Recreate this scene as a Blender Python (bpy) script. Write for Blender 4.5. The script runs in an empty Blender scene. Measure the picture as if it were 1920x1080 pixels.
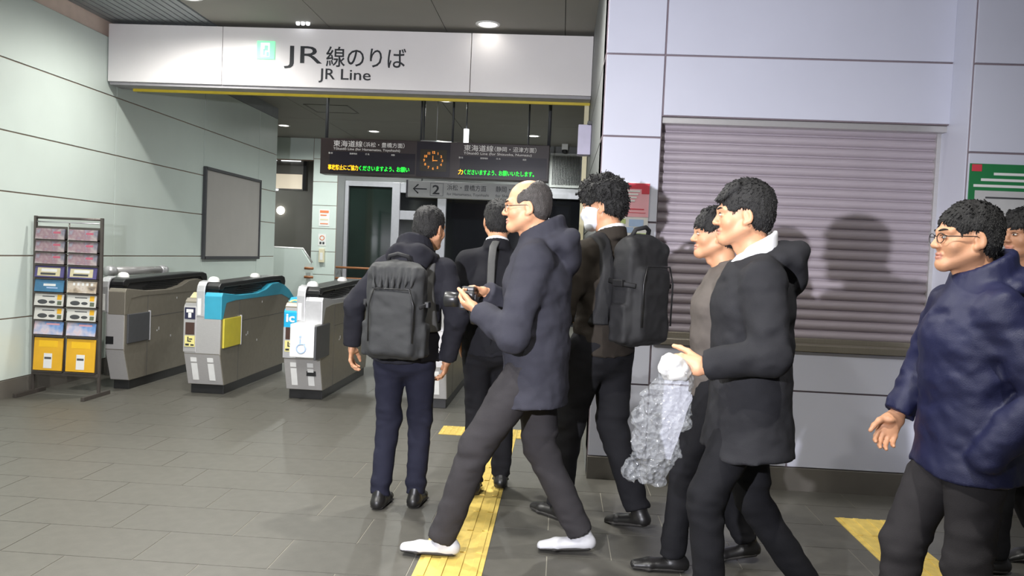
import bpy, bmesh, math, random
import numpy as np
from mathutils import Vector, Matrix, Euler

# ------------------------------------------------------------------ camera, world, light, exposure
SC = bpy.context.scene
COL = SC.collection
random.seed(7)
R = math.radians

def lin(c):
    return tuple(((v / 255) / 12.92 if v / 255 <= .04045 else ((v / 255 + .055) / 1.055) ** 2.4) for v in c)

cam_d = bpy.data.cameras.new('camera')
cam = bpy.data.objects.new('camera', cam_d)
COL.objects.link(cam)
F_PX, ROLL, PITCH, YAW, EYE = 1500.0, R(2.46), R(2.37), R(3.4), 1.4
cam_d.sensor_width = 36
cam_d.lens = 36 * F_PX / 1920
cam_d.clip_start = .05
fw = Vector((-math.sin(YAW) * math.cos(PITCH), math.cos(YAW) * math.cos(PITCH), -math.sin(PITCH)))
r0 = Vector((math.cos(YAW), math.sin(YAW), 0))
u0 = r0.cross(fw)
rr = r0 * math.cos(ROLL) + u0 * math.sin(ROLL)
uu = -r0 * math.sin(ROLL) + u0 * math.cos(ROLL)
m = Matrix((rr, uu, -fw)).transposed().to_4x4()
m.translation = (0, 0, EYE)
cam.matrix_world = m
SC.camera = cam

vs = SC.view_settings
vs.view_transform = 'Standard'
vs.look = 'None'
vs.gamma = 1
vs.use_curve_mapping = False
vs.exposure = 0.0

world = bpy.data.worlds.new('night')
SC.world = world
world.use_nodes = True
bg = world.node_tree.nodes['Background']
bg.inputs[0].default_value = (.75, .78, .85, 1)
bg.inputs[1].default_value = .16

def lamp(name, kind, loc, energy, color, target=None, size=.1, angle=None, blend=.4):
    d = bpy.data.lights.new(name, kind)
    d.energy = energy
    d.color = color
    if kind == 'SPOT':
        d.spot_size = R(angle)
        d.spot_blend = blend
        d.shadow_soft_size = size
    elif kind == 'POINT':
        d.shadow_soft_size = size
    o = bpy.data.objects.new(name, d)
    COL.objects.link(o)
    o.location = loc
    if target is not None:
        o.rotation_euler = (Vector(target) - Vector(loc)).to_track_quat('-Z', 'Y').to_euler()
    return o

# the video light of a second crew, left of the camera: throws the walkers' shadows on the shutter
lamp('video_light', 'SPOT', (-1.05, -.02, 1.70), 980, (.92, .92, 1.0), (-.6, 5.1, 1.75), .035, 94, .9)

# ------------------------------------------------------------------ materials
MATS = {}
def mat(name, rgb, rough=.6, metal=0.0, var=.06, scale=8, bump=0.0, bscale=60, emit=0, spec=.5, coat=0, stretch=None):
    """procedural material: a base colour broken up by noise, fine relief from a second noise"""
    if name in MATS:
        return MATS[name]
    mt = bpy.data.materials.new(name)
    mt.use_nodes = True
    nt = mt.node_tree
    b = nt.nodes['Principled BSDF']
    c = lin(rgb)
    tc = nt.nodes.new('ShaderNodeTexCoord')
    mp = nt.nodes.new('ShaderNodeMapping')
    if stretch:
        mp.inputs['Scale'].default_value = stretch
    nt.links.new(tc.outputs['Object'], mp.inputs[0])
    nz = nt.nodes.new('ShaderNodeTexNoise')
    nz.inputs['Scale'].default_value = scale
    nz.inputs['Detail'].default_value = 4
    nt.links.new(mp.outputs[0], nz.inputs['Vector'])
    rp = nt.nodes.new('ShaderNodeValToRGB')
    rp.color_ramp.elements[0].position = .3
    rp.color_ramp.elements[1].position = .7
    rp.color_ramp.elements[0].color = tuple(v * (1 - var) for v in c) + (1,)
    rp.color_ramp.elements[1].color = tuple(min(1, v * (1 + var)) for v in c) + (1,)
    nt.links.new(nz.outputs['Fac'], rp.inputs[0])
    nt.links.new(rp.outputs[0], b.inputs['Base Color'])
    b.inputs['Roughness'].default_value = rough
    b.inputs['Metallic'].default_value = metal
    b.inputs['Specular IOR Level'].default_value = spec
    b.inputs['Coat Weight'].default_value = coat
    if bump:
        n2 = nt.nodes.new('ShaderNodeTexNoise')
        n2.inputs['Scale'].default_value = bscale
        n2.inputs['Detail'].default_value = 3
        nt.links.new(mp.outputs[0], n2.inputs['Vector'])
        bp = nt.nodes.new('ShaderNodeBump')
        bp.inputs['Strength'].default_value = bump
        bp.inputs['Distance'].default_value = .01
        nt.links.new(n2.outputs['Fac'], bp.inputs['Height'])
        nt.links.new(bp.outputs[0], b.inputs['Normal'])
    if emit:
        nt.links.new(rp.outputs[0], b.inputs['Emission Color'])
        b.inputs['Emission Strength'].default_value = emit
    MATS[name] = mt
    return mt

M_WALL = mat('enamel_panel_pale', (206, 217, 211), .32, 0, .02, 3)
M_JOINT = mat('joint_taupe', (150, 132, 120), .8)
M_WALLR = mat('enamel_panel_right', (206, 208, 222), .4, 0, .02, 3)
M_JOINTR = mat('joint_grey', (128, 116, 122), .8)
M_BASE = mat('baseboard_grey', (98, 94, 88), .5, 0, .06, 6)
M_TAUPE = mat('cove_taupe', (226, 206, 192), .8)
M_CEIL = mat('ceiling_grey', (140, 137, 130), .75, 0, .03, 2)
M_CSLAT = mat('ceiling_slat_metal', (146, 150, 152), .5, .1, .05, 5)
M_CDARK = mat('ceiling_gap', (40, 42, 44), .9)
M_TILE = mat('floor_stone', (84, 82, 76), .45, 0, .10, 14, .05, 120)
M_GROUT = mat('floor_grout', (150, 146, 134), .8, 0, .05, 20)
M_FARFLOOR = mat('floor_far', (92, 90, 84), .5, 0, .08, 3)
M_YEL = mat('tactile_yellow', (205, 178, 92), .6, 0, .12, 18)
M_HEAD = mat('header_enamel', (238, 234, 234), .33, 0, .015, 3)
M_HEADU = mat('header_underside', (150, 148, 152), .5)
M_YSTRIP = mat('yellow_strip', (214, 190, 50), .5, 0, .05, 10)
M_INK = mat('sign_ink', (42, 44, 48), .6)
M_GREENP = mat('exit_green', (130, 240, 170), .4, 0, .03, 10, emit=.9)
M_EXITW = mat('exit_white', (235, 255, 245), .4, 0, .02, 10, emit=.9)
M_SHUT = mat('shutter_paint', (176, 166, 174), .45, .1, .05, 6, stretch=(1, 1, 12))
M_STEEL = mat('stainless', (192, 190, 190), .32, .45, .05, 30, .02, 200, stretch=(1, 1, 14))
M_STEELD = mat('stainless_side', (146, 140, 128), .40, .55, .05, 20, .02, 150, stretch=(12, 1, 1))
M_STEELB = mat('stainless_bright', (205, 205, 208), .3, .5, .04, 30)
M_BLACK = mat('black_plastic', (32, 32, 33), .35, 0, .1, 20)
M_BLACKM = mat('black_matte', (24, 24, 25), .8, 0, .1, 20)
M_DGREY = mat('dark_grey_plastic', (70, 71, 74), .45, 0, .06, 20)
M_TEAL = mat('turquoise_paint', (56, 158, 186), .4, 0, .04, 15)
M_IC = mat('ic_blue', (24, 160, 205), .4, 0, .04, 15)
M_WHITE = mat('white_plastic', (228, 228, 226), .4, 0, .03, 15)
M_YFLAP = mat('yellow_flap', (206, 190, 62), .5, 0, .05, 12)
M_BEIGE = mat('beige_tray', (212, 190, 140), .5)
M_NAVYP = mat('navy_plate', (36, 38, 66), .5)
M_BROWN = mat('brown_display', (72, 52, 46), .3)
M_YNOTE = mat('yellow_note', (226, 216, 140), .6)
M_CREAM = mat('cream_paper', (218, 208, 178), .7)
M_WPAPER = mat('white_paper', (226, 226, 224), .7, 0, .02, 20)
M_RED = mat('poster_red', (205, 62, 78), .6)
M_PINK = mat('poster_pink', (238, 176, 186), .6)
M_LGREEN = mat('poster_lime', (190, 208, 140), .6)
M_LBLUE = mat('poster_sky', (168, 192, 226), .6)
M_PGREEN = mat('poster_green', (30, 118, 66), .6)
M_ORANGE = mat('notice_orange', (226, 130, 84), .6)
M_BOARD = mat('board_brown', (58, 46, 45), .35, 0, .05, 10)
M_BOARDN = mat('board_dark', (44, 40, 50), .25, 0, .05, 10)
M_LEDA = mat('led_amber', (255, 186, 20), .5, 0, .02, 10, emit=2.2)
M_LEDG = mat('led_green', (30, 240, 60), .5, 0, .02, 10, emit=2.0)
M_STEXT = mat('sign_text_pale', (215, 212, 208), .6, emit=.3)
M_CLOCK = mat('clock_amber', (226, 140, 50), .5, 0, .1, 10, emit=.8)
M_SIGNG = mat('sign_grey_white', (176, 178, 176), .5)
M_FRAME = mat('aluminium_frame', (176, 176, 182), .4, .4, .04, 20)
M_GLASS = mat('dark_glass', (22, 34, 30), .06, 0, .15, 2, spec=.6)
M_GLASSB = mat('black_glass', (14, 15, 18), .05, 0, .15, 2, spec=.6)
M_GREYW = mat('grey_wall', (118, 120, 120), .5, 0, .04, 3)
M_STAIRW = mat('stair_wall', (128, 126, 120), .35, .1, .05, 2)
M_WOOD = mat('rail_wood', (150, 98, 62), .5, 0, .15, 30, stretch=(1, 12, 12))
M_LAMP = mat('lamp_lens', (255, 250, 240), .3, 0, .01, 5, emit=9)
M_LIT = mat('lit_panel', (232, 218, 196), .5, 0, .02, 5, emit=.45)
M_TUBE = mat('lamp_tube', (245, 250, 255), .4, 0, .01, 5, emit=2.5)
M_BOXL = mat('lavender_box', (176, 172, 196), .5)
M_CREAMF = mat('cream_frame', (214, 206, 172), .5)
M_RACK = mat('rack_metal', (96, 90, 86), .4, .6, .06, 20)
M_CLEAR = mat('acrylic', (200, 205, 208), .15)
M_YBRO = mat('brochure_yellow', (226, 172, 38), .5, 0, .05, 12)

def mat_picture(name, cols, scale, seed):
    """printed cover: soft patches of several colours"""
    mt = bpy.data.materials.new(name)
    mt.use_nodes = True
    nt = mt.node_tree
    b = nt.nodes['Principled BSDF']
    tc = nt.nodes.new('ShaderNodeTexCoord')
    mp = nt.nodes.new('ShaderNodeMapping')
    mp.inputs['Location'].default_value = (seed * 3.1, seed * 1.7, 0)
    nt.links.new(tc.outputs['Object'], mp.inputs[0])
    nz = nt.nodes.new('ShaderNodeTexNoise')
    nz.inputs['Scale'].default_value = scale
    nz.inputs['Detail'].default_value = 3
    nt.links.new(mp.outputs[0], nz.inputs['Vector'])
    rp = nt.nodes.new('ShaderNodeValToRGB')
    el = rp.color_ramp.elements
    n = len(cols)
    while len(el) < n:
        el.new(.5)
    for i, c in enumerate(cols):
        el[i].position = .28 + .44 * i / (n - 1)
        el[i].color = lin(c) + (1,)
    nt.links.new(nz.outputs['Fac'], rp.inputs[0])
    nt.links.new(rp.outputs[0], b.inputs['Base Color'])
    b.inputs['Roughness'].default_value = .35
    return mt

# ------------------------------------------------------------------ mesh helpers
def props(o, label=None, cat=None, group=None, kind=None):
    if label: o['label'] = label
    if cat: o['category'] = cat
    if group: o['group'] = group
    if kind: o['kind'] = kind
    return o

def empty(name, loc=(0, 0, 0), rz=0, label=None, cat=None, group=None):
    o = bpy.data.objects.new(name, None)
    o.empty_display_size = .1
    COL.objects.link(o)
    o.location = loc
    o.rotation_euler = (0, 0, rz)
    return props(o, label, cat, group)

def link(name, me, mt=None, parent=None, loc=None, rot=None):
    o = bpy.data.objects.new(name, me)
    COL.objects.link(o)
    if mt is not None and len(me.materials) == 0:
        me.materials.append(mt)
    if parent: o.parent = parent
    if loc is not None: o.location = loc
    if rot is not None: o.rotation_euler = rot
    return o

def bm_box(bm, x0, x1, y0, y1, z0, z1, bev=0):
    r = bmesh.ops.create_cube(bm, size=1)
    vs_ = r['verts']
    for v in vs_:
        v.co = Vector(((x0 + x1) / 2 + v.co.x * (x1 - x0), (y0 + y1) / 2 + v.co.y * (y1 - y0), (z0 + z1) / 2 + v.co.z * (z1 - z0)))
    if bev:
        es = list({e for v in vs_ for e in v.link_edges})
        bmesh.ops.bevel(bm, geom=es, offset=bev, segments=2, affect='EDGES', profile=.6)

def bm_mesh(bm, name, smooth=False):
    bmesh.ops.recalc_face_normals(bm, faces=bm.faces)
    me = bpy.data.meshes.new(name)
    bm.to_mesh(me)
    bm.free()
    if smooth:
        me.polygons.foreach_set('use_smooth', [True] * len(me.polygons))
    return me

def box(name, x0, x1, y0, y1, z0, z1, mt, parent=None, bev=0):
    bm = bmesh.new()
    bm_box(bm, x0, x1, y0, y1, z0, z1, bev)
    return link(name, bm_mesh(bm, name), mt, parent)

def boxes(name, lst, mt, parent=None, bev=0):
    bm = bmesh.new()
    for b in lst: bm_box(bm, *b, bev)
    return link(name, bm_mesh(bm, name), mt, parent)

def prism_x(name, prof, x0, x1, mt, parent=None, bev=.006, smooth=False):
    """(y, z) outline extruded along x"""
    bm = bmesh.new()
    a = [bm.verts.new((x0, y, z)) for y, z in prof]
    b = [bm.verts.new((x1, y, z)) for y, z in prof]
    n = len(prof)
    bm.faces.new(a); bm.faces.new(b[::-1])
    for i in range(n):
        bm.faces.new((a[i], b[i], b[(i + 1) % n], a[(i + 1) % n]))
    bmesh.ops.recalc_face_normals(bm, faces=bm.faces)
    if bev:
        es = [e for e in bm.edges if len(e.link_faces) == 2 and e.calc_face_angle(0) > .5]
        bmesh.ops.bevel(bm, geom=es, offset=bev, segments=2, affect='EDGES', profile=.6, clamp_overlap=True)
    return link(name, bm_mesh(bm, name), mt, parent)

def tube_mesh(name, pts, rad, seg=10, flat=None, closed=False):
    """tube along a polyline; rad number or list; flat=(side vector, ratio) squashes it into a ribbon"""
    pts = [Vector(p) for p in pts]
    n = len(pts)
    rads = rad if isinstance(rad, (list, tuple)) else [rad] * n
    bm = bmesh.new()
    rings = []
    up = None
    for i, p in enumerate(pts):
        if closed:
            d = pts[(i + 1) % n] - pts[i - 1]
        else:
            d = pts[min(i + 1, n - 1)] - pts[max(i - 1, 0)]
        d.normalize()
        if flat:
            s = Vector(flat[0]); s = (s - d * s.dot(d)).normalized()
        else:
            if up is None:
                up = Vector((0, 0, 1)) if abs(d.z) < .9 else Vector((1, 0, 0))
            s = (up - d * up.dot(d)).normalized()
            up = s
        t = d.cross(s)
        k = flat[1] if flat else 1
        rings.append([bm.verts.new(p + s * math.cos(2 * math.pi * j / seg) * rads[i] + t * math.sin(2 * math.pi * j / seg) * rads[i] * k) for j in range(seg)])
    m_ = n if closed else n - 1
    for i in range(m_):
        a, b = rings[i], rings[(i + 1) % n]
        for j in range(seg):
            bm.faces.new((a[j], a[(j + 1) % seg], b[(j + 1) % seg], b[j]))
    if not closed:
        bm.faces.new(rings[0][::-1]); bm.faces.new(rings[-1])
    return bm_mesh(bm, name, True)

def tube(name, pts, rad, mt, parent=None, seg=10, flat=None, closed=False):
    return link(name, tube_mesh(name, pts, rad, seg, flat, closed), mt, parent)

def lathe(name, prof, mt, parent=None, loc=None, seg=24, rot=None):
    bm = bmesh.new()
    rings = []
    for r, z in prof:
        if r < 1e-6: rings.append([bm.verts.new((0, 0, z))])
        else: rings.append([bm.verts.new((r * math.cos(2 * math.pi * j / seg), r * math.sin(2 * math.pi * j / seg), z)) for j in range(seg)])
    for a, b in zip(rings[:-1], rings[1:]):
        for j in range(seg):
            k = (j + 1) % seg
            if len(a) == 1 and len(b) == 1: continue
            if len(a) == 1: bm.faces.new((a[0], b[k], b[j]))
            elif len(b) == 1: bm.faces.new((a[j], a[k], b[0]))
            else: bm.faces.new((a[j], a[k], b[k], b[j]))
    return link(name, bm_mesh(bm, name, True), mt, parent, loc, rot)

def text(name, body, size, mt, parent, loc, rot=(R(90), 0, 0), align='LEFT', bold=0.0, ext=.001, sx=1.0, width=None):
    """lettering as thin raised mesh; width fits the line to a given length"""
    cu = bpy.data.curves.new(name, 'FONT')
    cu.body = body
    cu.size = size
    cu.align_x = align
    cu.extrude = ext
    cu.offset = bold
    cu.resolution_u = 3
    tmp = bpy.data.objects.new(name, cu)
    COL.objects.link(tmp)
    dg = bpy.context.evaluated_depsgraph_get()
    me = bpy.data.meshes.new_from_object(tmp.evaluated_get(dg))
    bpy.data.objects.remove(tmp)
    bpy.data.curves.remove(cu)
    me.materials.clear()
    if width and len(me.vertices):
        xs = [v.co.x for v in me.vertices]
        sx = width / (max(xs) - min(xs))
        off = min(xs) if align == 'LEFT' else 0
        for v in me.vertices: v.co.x = (v.co.x - off) * sx
    elif sx != 1:
        for v in me.vertices: v.co.x *= sx
    me.name = name
    return link(name, me, mt, parent, loc, rot)

def copy_tree(o, parent=None):
    c = o.copy(); COL.objects.link(c); c.parent = parent
    for ch in o.children:
        copy_tree(ch, c)
    return c

# ------------------------------------------------------------------ the setting
# floor: stone tiles near, plain slab far
floor = box('floor', -9, 7, -3, 19.5, -.12, -.0025, M_GROUT)
props(floor, 'grey stone tiled station floor', kind='structure')
TW, TH = .602, .358
tile_me = {}
def tile_mesh(w, h, k):
    key = (round(w, 3), round(h, 3))
    if key not in tile_me:
        bm = bmesh.new()
        bm_box(bm, -w / 2 + .0022, w / 2 - .0022, -h / 2 + .0022, h / 2 - .0022, -.02, 0, 0)
        me = bm_mesh(bm, 'floor_tile'); me.materials.append(M_TILE)
        tile_me[key] = me
    return tile_me[key]
row = 0
y = 3.337 - 3 * TH
while y < 8.15:
    off = -2.11 + (TW / 2 if row % 2 else 0) - 5 * TW
    x = off
    while x < 2.9:
        xa, xb = max(x, -4.655), x + TW
        if xb - xa > .05:
            # nothing of the far right behind the counter wall is in view
            if not (x > .25 and y > 5.1):
                t = link('floor_tile', tile_mesh(xb - xa, TH, 0), None, floor, ((xa + xb) / 2, y + TH / 2, 0))
        x += TW
    row += 1
    y += TH
Y_FAR = y
far = box('far_paving', -9, 6.9, Y_FAR, 19.4, -.03, 0, M_FARFLOOR, floor)
near = box('near_paving', -9, 6.9, -2.9, 3.337 - 3 * TH, -.03, 0, M_FARFLOOR, floor)

# left wall: enamelled panels over a taupe backing
def panel_wall(name, axis, at, a_joints, z_joints, mt, jm, thick, face, label, gap=.006, skip=None, bev=.002):
    """axis 'x': plane x=at with joints along y; axis 'y': plane y=at with joints along x. face = sign of the visible side"""
    a0, a1, z0, z1 = a_joints[0], a_joints[-1], z_joints[0], z_joints[-1]
    b0, b1 = sorted((at - face * .012, at - face * thick))
    if axis == 'x': w = box(name, b0, b1, a0, a1, z0, z1, jm)
    else: w = box(name, a0, a1, b0, b1, z0, z1, jm)
    props(w, label, kind='structure')
    p0, p1 = sorted((at, at - face * .014))
    for i in range(len(a_joints) - 1):
        for j in range(len(z_joints) - 1):
            if skip and skip(i, j): continue
            aa, ab = a_joints[i] + gap, a_joints[i + 1] - gap
            za, zb = z_joints[j] + gap, z_joints[j + 1] - gap
            if axis == 'x': box('panel', p0, p1, aa, ab, za, zb, mt, w, bev)
            else: box('panel', aa, ab, p0, p1, za, zb, mt, w, bev)
    return w
XL = -4.662
ZJ = [.15, .675, 1.21, 1.75, 2.255, 2.85, 3.43]
wall_left = panel_wall('wall_left', 'x', XL, [-2, .1, 2.1, 4.1, 6.08, 8.09, 10.14, 12.02, 12.78], ZJ, M_WALL, M_JOINT, .16, 1, 'pale green-white enamel panel wall beside the ticket gates')
props(box('baseboard_left', XL - .15, XL + .012, -2, 12.78, -.005, .15, M_BASE, bev=.003), 'grey baseboard along the pale panel wall', kind='structure')
props(box('trim_1', XL - .19, XL - .045, -2, 12.78, 3.43, 3.60, M_TAUPE), 'taupe cove above the pale panel wall', kind='structure')

# ceiling: slatted strip along the left wall, plain grey beyond
ceil = box('ceiling', -9, 7, -3, 19.5, 3.66, 3.8, M_CDARK)
props(ceil, 'grey station ceiling', kind='structure')
sl = None
for i in range(14):
    x = -4.70 + i * .0786
    if sl is None:
        bm = bmesh.new(); bm_box(bm, 0, .062, -2.9, 8.1, 3.595, 3.625)
        sl = bm_mesh(bm, 'slat'); sl.materials.append(M_CSLAT)
    link('slat', sl, None, ceil, (x, 0, 0))
for i in range(9):
    x0 = -3.598 + i * 1.18
    box('ceiling_panel', x0 + .003, x0 + 1.177, -2.9, 8.1, 3.60, 3.63, M_CEIL, ceil)
for i in range(6):
    for j in range(4):
        x0 = -8.9 + i * 2.35; y0 = 8.1 + j * 2.8
        box('ceiling_panel', x0 + .005, x0 + 2.345, y0 + .005, y0 + 2.795, 3.60, 3.63, M_CEIL, ceil)
h = boxes('access_hatch', [(-4.1, -3.4, 12.3, 12.32, 3.592, 3.6), (-4.1, -3.4, 12.98, 13.0, 3.592, 3.6), (-4.1, -4.08, 12.3, 13, 3.592, 3.6), (-3.42, -3.4, 12.3, 13, 3.592, 3.6)], M_BASE, ceil)

# right side: pillar, lintel and counter wall with a roller shutter set back
YR, XP = 5.07, .224
ZR = [.143, .615, .88]
wr = panel_wall('wall_right', 'y', YR, [XP, .592], [.143, .615, 1.12, 1.64, 2.17, 2.68, 3.2, 3.6], M_WALLR, M_JOINTR, .30, -1, 'bright bluish-white pillar beside the roller shutter')
wr2 = panel_wall('wall_counter', 'y', YR, [.592, 1.47, 2.335], [.143, .625, .88], M_WALLR, M_JOINTR, .30, -1, 'bluish-white panel wall under the roller shutter')
wr3 = panel_wall('wall_lintel', 'y', YR, [.592, 2.335], [2.305, 2.68, 3.2, 3.6], M_WALLR, M_JOINTR, .30, -1, 'bluish-white panel lintel over the roller shutter')
YS = 4.83
wr4 = panel_wall('wall_end', 'y', YS, [2.335, 3.6, 4.9], [.143, .625, 1.12, 1.60, 2.11, 2.62, 3.1, 3.6], M_WALLR, M_JOINTR, .54, -1, 'bluish-white projecting panel wall carrying the green poster')
box('panel', 2.329, 2.341, YS + .015, 5.2, .143, 3.6, M_WALLR, wr4, .002)
props(boxes('baseboard_right', [(XP, 2.335, YR - .012, YR + .15, -.005, .143), (2.323, 4.9, YS - .012, YS + .3, -.005, .143)], M_BASE, bev=.003), 'dark grey baseboard under the counter wall', kind='structure')
# inner side of the pillar towards the gates
ws = panel_wall('wall_passage', 'x', XP, [YR + .02, 6.6, 8.2], [0, .615, 1.12, 1.64, 2.17, 2.68, 3.6], M_GREYW, M_JOINTR, .3, -1, 'grey side wall of the passage by the gates')
props(box('wall_passage_far', .52, .8, 8.2, 16.3, 0, 3.6, M_GREYW), 'grey wall of the inner hall', kind='structure')
props(box('wall_jamb', XP, .8, 8.2, 8.3, 0, 3.6, M_GREYW), 'grey return of the passage wall', kind='structure')

# roller shutter
sh = empty('roller_shutter', (1.46, 5.2, .88), label='closed grey-mauve roller shutter of horizontal slats over a steel sill', cat='shutter')
N = 21; PZ = (2.30 - .945) / N
prof = []
for k in range(9):
    t = k / 8
    prof.append((-.018 * math.sin(math.pi * min(1, t * 1.22)) ** .7 if t < .8 else .010, (t - .5) * PZ))
bm = bmesh.new()
fa, fb = [], []
for yy, zz in prof:
    fa.append(bm.verts.new((-.90, yy, zz))); fb.append(bm.verts.new((.875, yy, zz)))
ba = [bm.verts.new((-.90, .018, -PZ / 2)), bm.verts.new((-.90, .018, PZ / 2))]
bb = [bm.verts.new((.875, .018, -PZ / 2)), bm.verts.new((.875, .018, PZ / 2))]
for i in range(8): bm.faces.new((fa[i], fb[i], fb[i + 1], fa[i + 1]))
bm.faces.new((ba[0], ba[1], bb[1], bb[0]))
bm.faces.new((fa[0], ba[0], bb[0], fb[0])); bm.faces.new((fa[8], fb[8], bb[1], ba[1]))
bm.faces.new(fa + [ba[1], ba[0]]); bm.faces.new(fb[::-1] + [bb[0], bb[1]])
slat_me = bm_mesh(bm, 'shutter_slat'); slat_me.materials.append(M_SHUT)
for i in range(N):
    link('shutter_slat', slat_me, None, sh, (0, 0, .065 + PZ * (i + .5)))
box('guide_rail', -.90, -.866, -.03, .03, .065, 1.42, M_STEEL, sh, .003)
box('guide_rail', .845, .875, -.03, .03, .065, 1.42, M_STEEL, sh, .003)
box('head_rail', -.868, .873, -.10, .02, 1.385, 1.424, M_STEEL, sh, .004)
box('bottom_rail', -.868, .873, -.03, .02, .04, .072, M_STEELD, sh, .004)
box('sill', -.868, .873, -.165, .03, .0, .042, M_STEELD, sh, .005)

# header over the gates
YH = 7.9
hd = empty('header_sign', (-2.2, YH, 2.98), label='long white overhead sign above the ticket gates reading JR Line', cat='sign')
xs = [-4.655, -3.473, -.97, XP]
for a, b in zip(xs[:-1], xs[1:]):
    box('sign_panel', a + .003 + 2.2, b - .003 + 2.2, 0, .22, 0, .575, M_HEAD, hd, .004)
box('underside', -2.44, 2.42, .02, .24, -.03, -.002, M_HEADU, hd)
box('yellow_strip', -2.30, 2.42, .205, .235, -.055, -.03, M_YSTRIP, hd)
box('yellow_strip', -2.30, 2.42, .24, .30, -.035, -.015, M_YSTRIP, hd)
text('lettering', 'JR', .245, M_INK, hd, (-.64, -.002, .235), width=.385)
text('lettering', '線のりば', .215, M_INK, hd, (-.215, -.002, .225), bold=.0012, width=.80)
text('lettering', 'JR', .15, M_INK, hd, (-.285, -.002, .085), bold=.001, width=.165)
text('lettering', 'Line', .15, M_INK, hd, (-.06, -.002, .085), bold=.001, width=.30)
ex = box('exit_pictogram', -.915, -.735, -.012, .004, .262, .44, M_GREENP, hd, .002)
boxes('exit_figure', [(-.875, -.785, -.016, -.011, .285, .42)], M_EXITW, ex)
boxes('exit_figure', [(-.835, -.80, -.019, -.015, .345, .395), (-.85, -.83, -.019, -.015, .30, .36), (-.815, -.79, -.019, -.015, .29, .33)], M_GREENP, ex)
box('cream_jamb', XP - .055 + 2.2, XP - .01 + 2.2, .22, .30, -2.98, -.04, M_CREAMF, hd)
bx = empty('speaker_box', (XP - .07, 7.35, 2.33), label='small lavender-grey box fixed to the passage wall by the overhead sign', cat='box')
box('housing', -.05, .068, -.07, .07, 0, .27, M_BOXL, bx, .008)
box('bracket', .03, .07, -.09, .09, .27, .30, M_DGREY, bx, .003)

# downlights (fixture and its own light)
def downlight(loc, power, col, label, ang=168, r=.09, blend=.9, grp='round ceiling downlights'):
    d = empty('downlight', loc, label=label, cat='light', group=grp)
    lathe('trim_ring', [(r + .03, .004), (r + .03, -.006), (r, -.008), (r, .004)], M_WHITE, d)
    lathe('lens', [(0, -.004), (r * .7, -.004), (r, -.001), (r, .003), (0, .003)], M_LAMP, d)
    l = lamp('downlight_beam', 'SPOT', (loc[0], loc[1], loc[2] - .012), power, col, (loc[0], loc[1], 0), .06, ang, blend)
    return d
WARM = (1.0, .985, .93); INNER = (.93, .97, .93)
front_l = 'unseen round downlight in the outer hall ceiling in front of the overhead sign'
downlight((-3.45, 7.12, 3.60), 300, WARM, 'round downlight beside the slatted ceiling strip, washing the overhead sign')
for yy in (4.9, 2.6):
    downlight((-2.35, yy, 3.60), 560, WARM, front_l)
for xx in (-.80,):
    downlight((xx, 7.74, 3.60), .8, WARM, 'round downlight right above the overhead sign, near its right joint')
for (xx, yy) in ((-.6, 5.2), (.9, 1.6), (-1.4, 1.6)):
    downlight((xx, yy, 3.60), 430, WARM, front_l)  # unseen lights, added as ambient fill for the outer hall
for (xx, yy, p, wh) in ((-5.2, 14.55, 420, 'over the stair parapet'), (-1.78, 11.65, 640, 'behind the clock of the departure board'), (-3.3, 9.6, 30, 'just behind the overhead sign'), (-.6, 14.8, 620, 'in front of the vent grille'), (-3.6, 14.9, 300, 'in front of the left glass pane'), (-7.2, 17.6, 300, 'inside the stair opening, unseen and added to brighten it')):
    downlight((xx, yy, 3.60), p, INNER, 'round downlight in the inner hall ceiling ' + wh)  # the one in the stair opening is unseen, added to lift the dark walls
sp = empty('spot_cluster', (-2.64, 7.84, 3.60), label='small cluster of three white spots on the ceiling above the sign lettering', cat='light')
for k in (-.05, 0, .05):
    lathe('spot_lens', [(0, -.03), (.014, -.028), (.02, -.018), (.02, .002), (0, .002)], M_TUBE, sp, (k, 0, 0), 12)

# notice case on the left wall
nb = empty('notice_case', (XL, 11.09, 1.2), label='blank grey notice case with a dark steel frame on the pale panel wall', cat='notice board')
box('backboard', .0, .02, -.93, .93, .0, 1.15, mat('case_panel', (168, 164, 160), .5, 0, .03, 4), nb)
boxes('case_frame', [(.0, .045, -.95, .95, -.03, .012), (.0, .045, -.95, .95, 1.135, 1.175), (.0, .045, -.955, -.925, -.03, 1.175), (.0, .045, .925, .955, -.03, 1.175)], M_DGREY, nb, .004)
box('case_glass', .02, .026, -.925, .925, .012, 1.135, mat('case_glass', (172, 168, 164), .35, 0, .03, 4), nb)

# ------------------------------------------------------------------ inner hall
YB = 16.1
wb = panel_wall('wall_back', 'y', YB, [-5.11, -4.60], [0, .36, .83, 1.30, 1.77, 2.24, 2.72, 3.18, 3.6], M_WALL, M_JOINT, .2, -1, 'pale panel column at the back of the inner hall')
wb2 = panel_wall('wall_back_band', 'y', YB, [-8.9, -7.0, -5.11], [3.15, 3.6], M_WALL, M_JOINT, .2, -1, 'pale panel band over the stair opening')
props(box('wall_back_return', -4.60, -4.43, YB + .02, YB + .25, 0, 3.6, M_GREYW), 'grey strip beside the glazed screen', kind='structure')
props(box('wall_back_fascia', -4.43, .52, YB, YB + .2, 2.76, 3.6, M_GREYW), 'grey fascia over the glazed screen', kind='structure')
props(box('wall_stair', -9, -4.7, 19.2, 19.4, 0, 3.6, M_STAIRW), 'dull grey wall behind the stair opening', kind='structure')
props(box('wall_stair_side', -5.0, -4.85, YB + .22, 19.2, 0, 3.6, M_STAIRW), 'dull grey side wall of the stair opening', kind='structure')
props(box('wall_inner_left', -9.0, -8.8, 8, 19.3, 0, 3.6, M_GREYW), 'grey far left wall of the inner hall', kind='structure')
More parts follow.
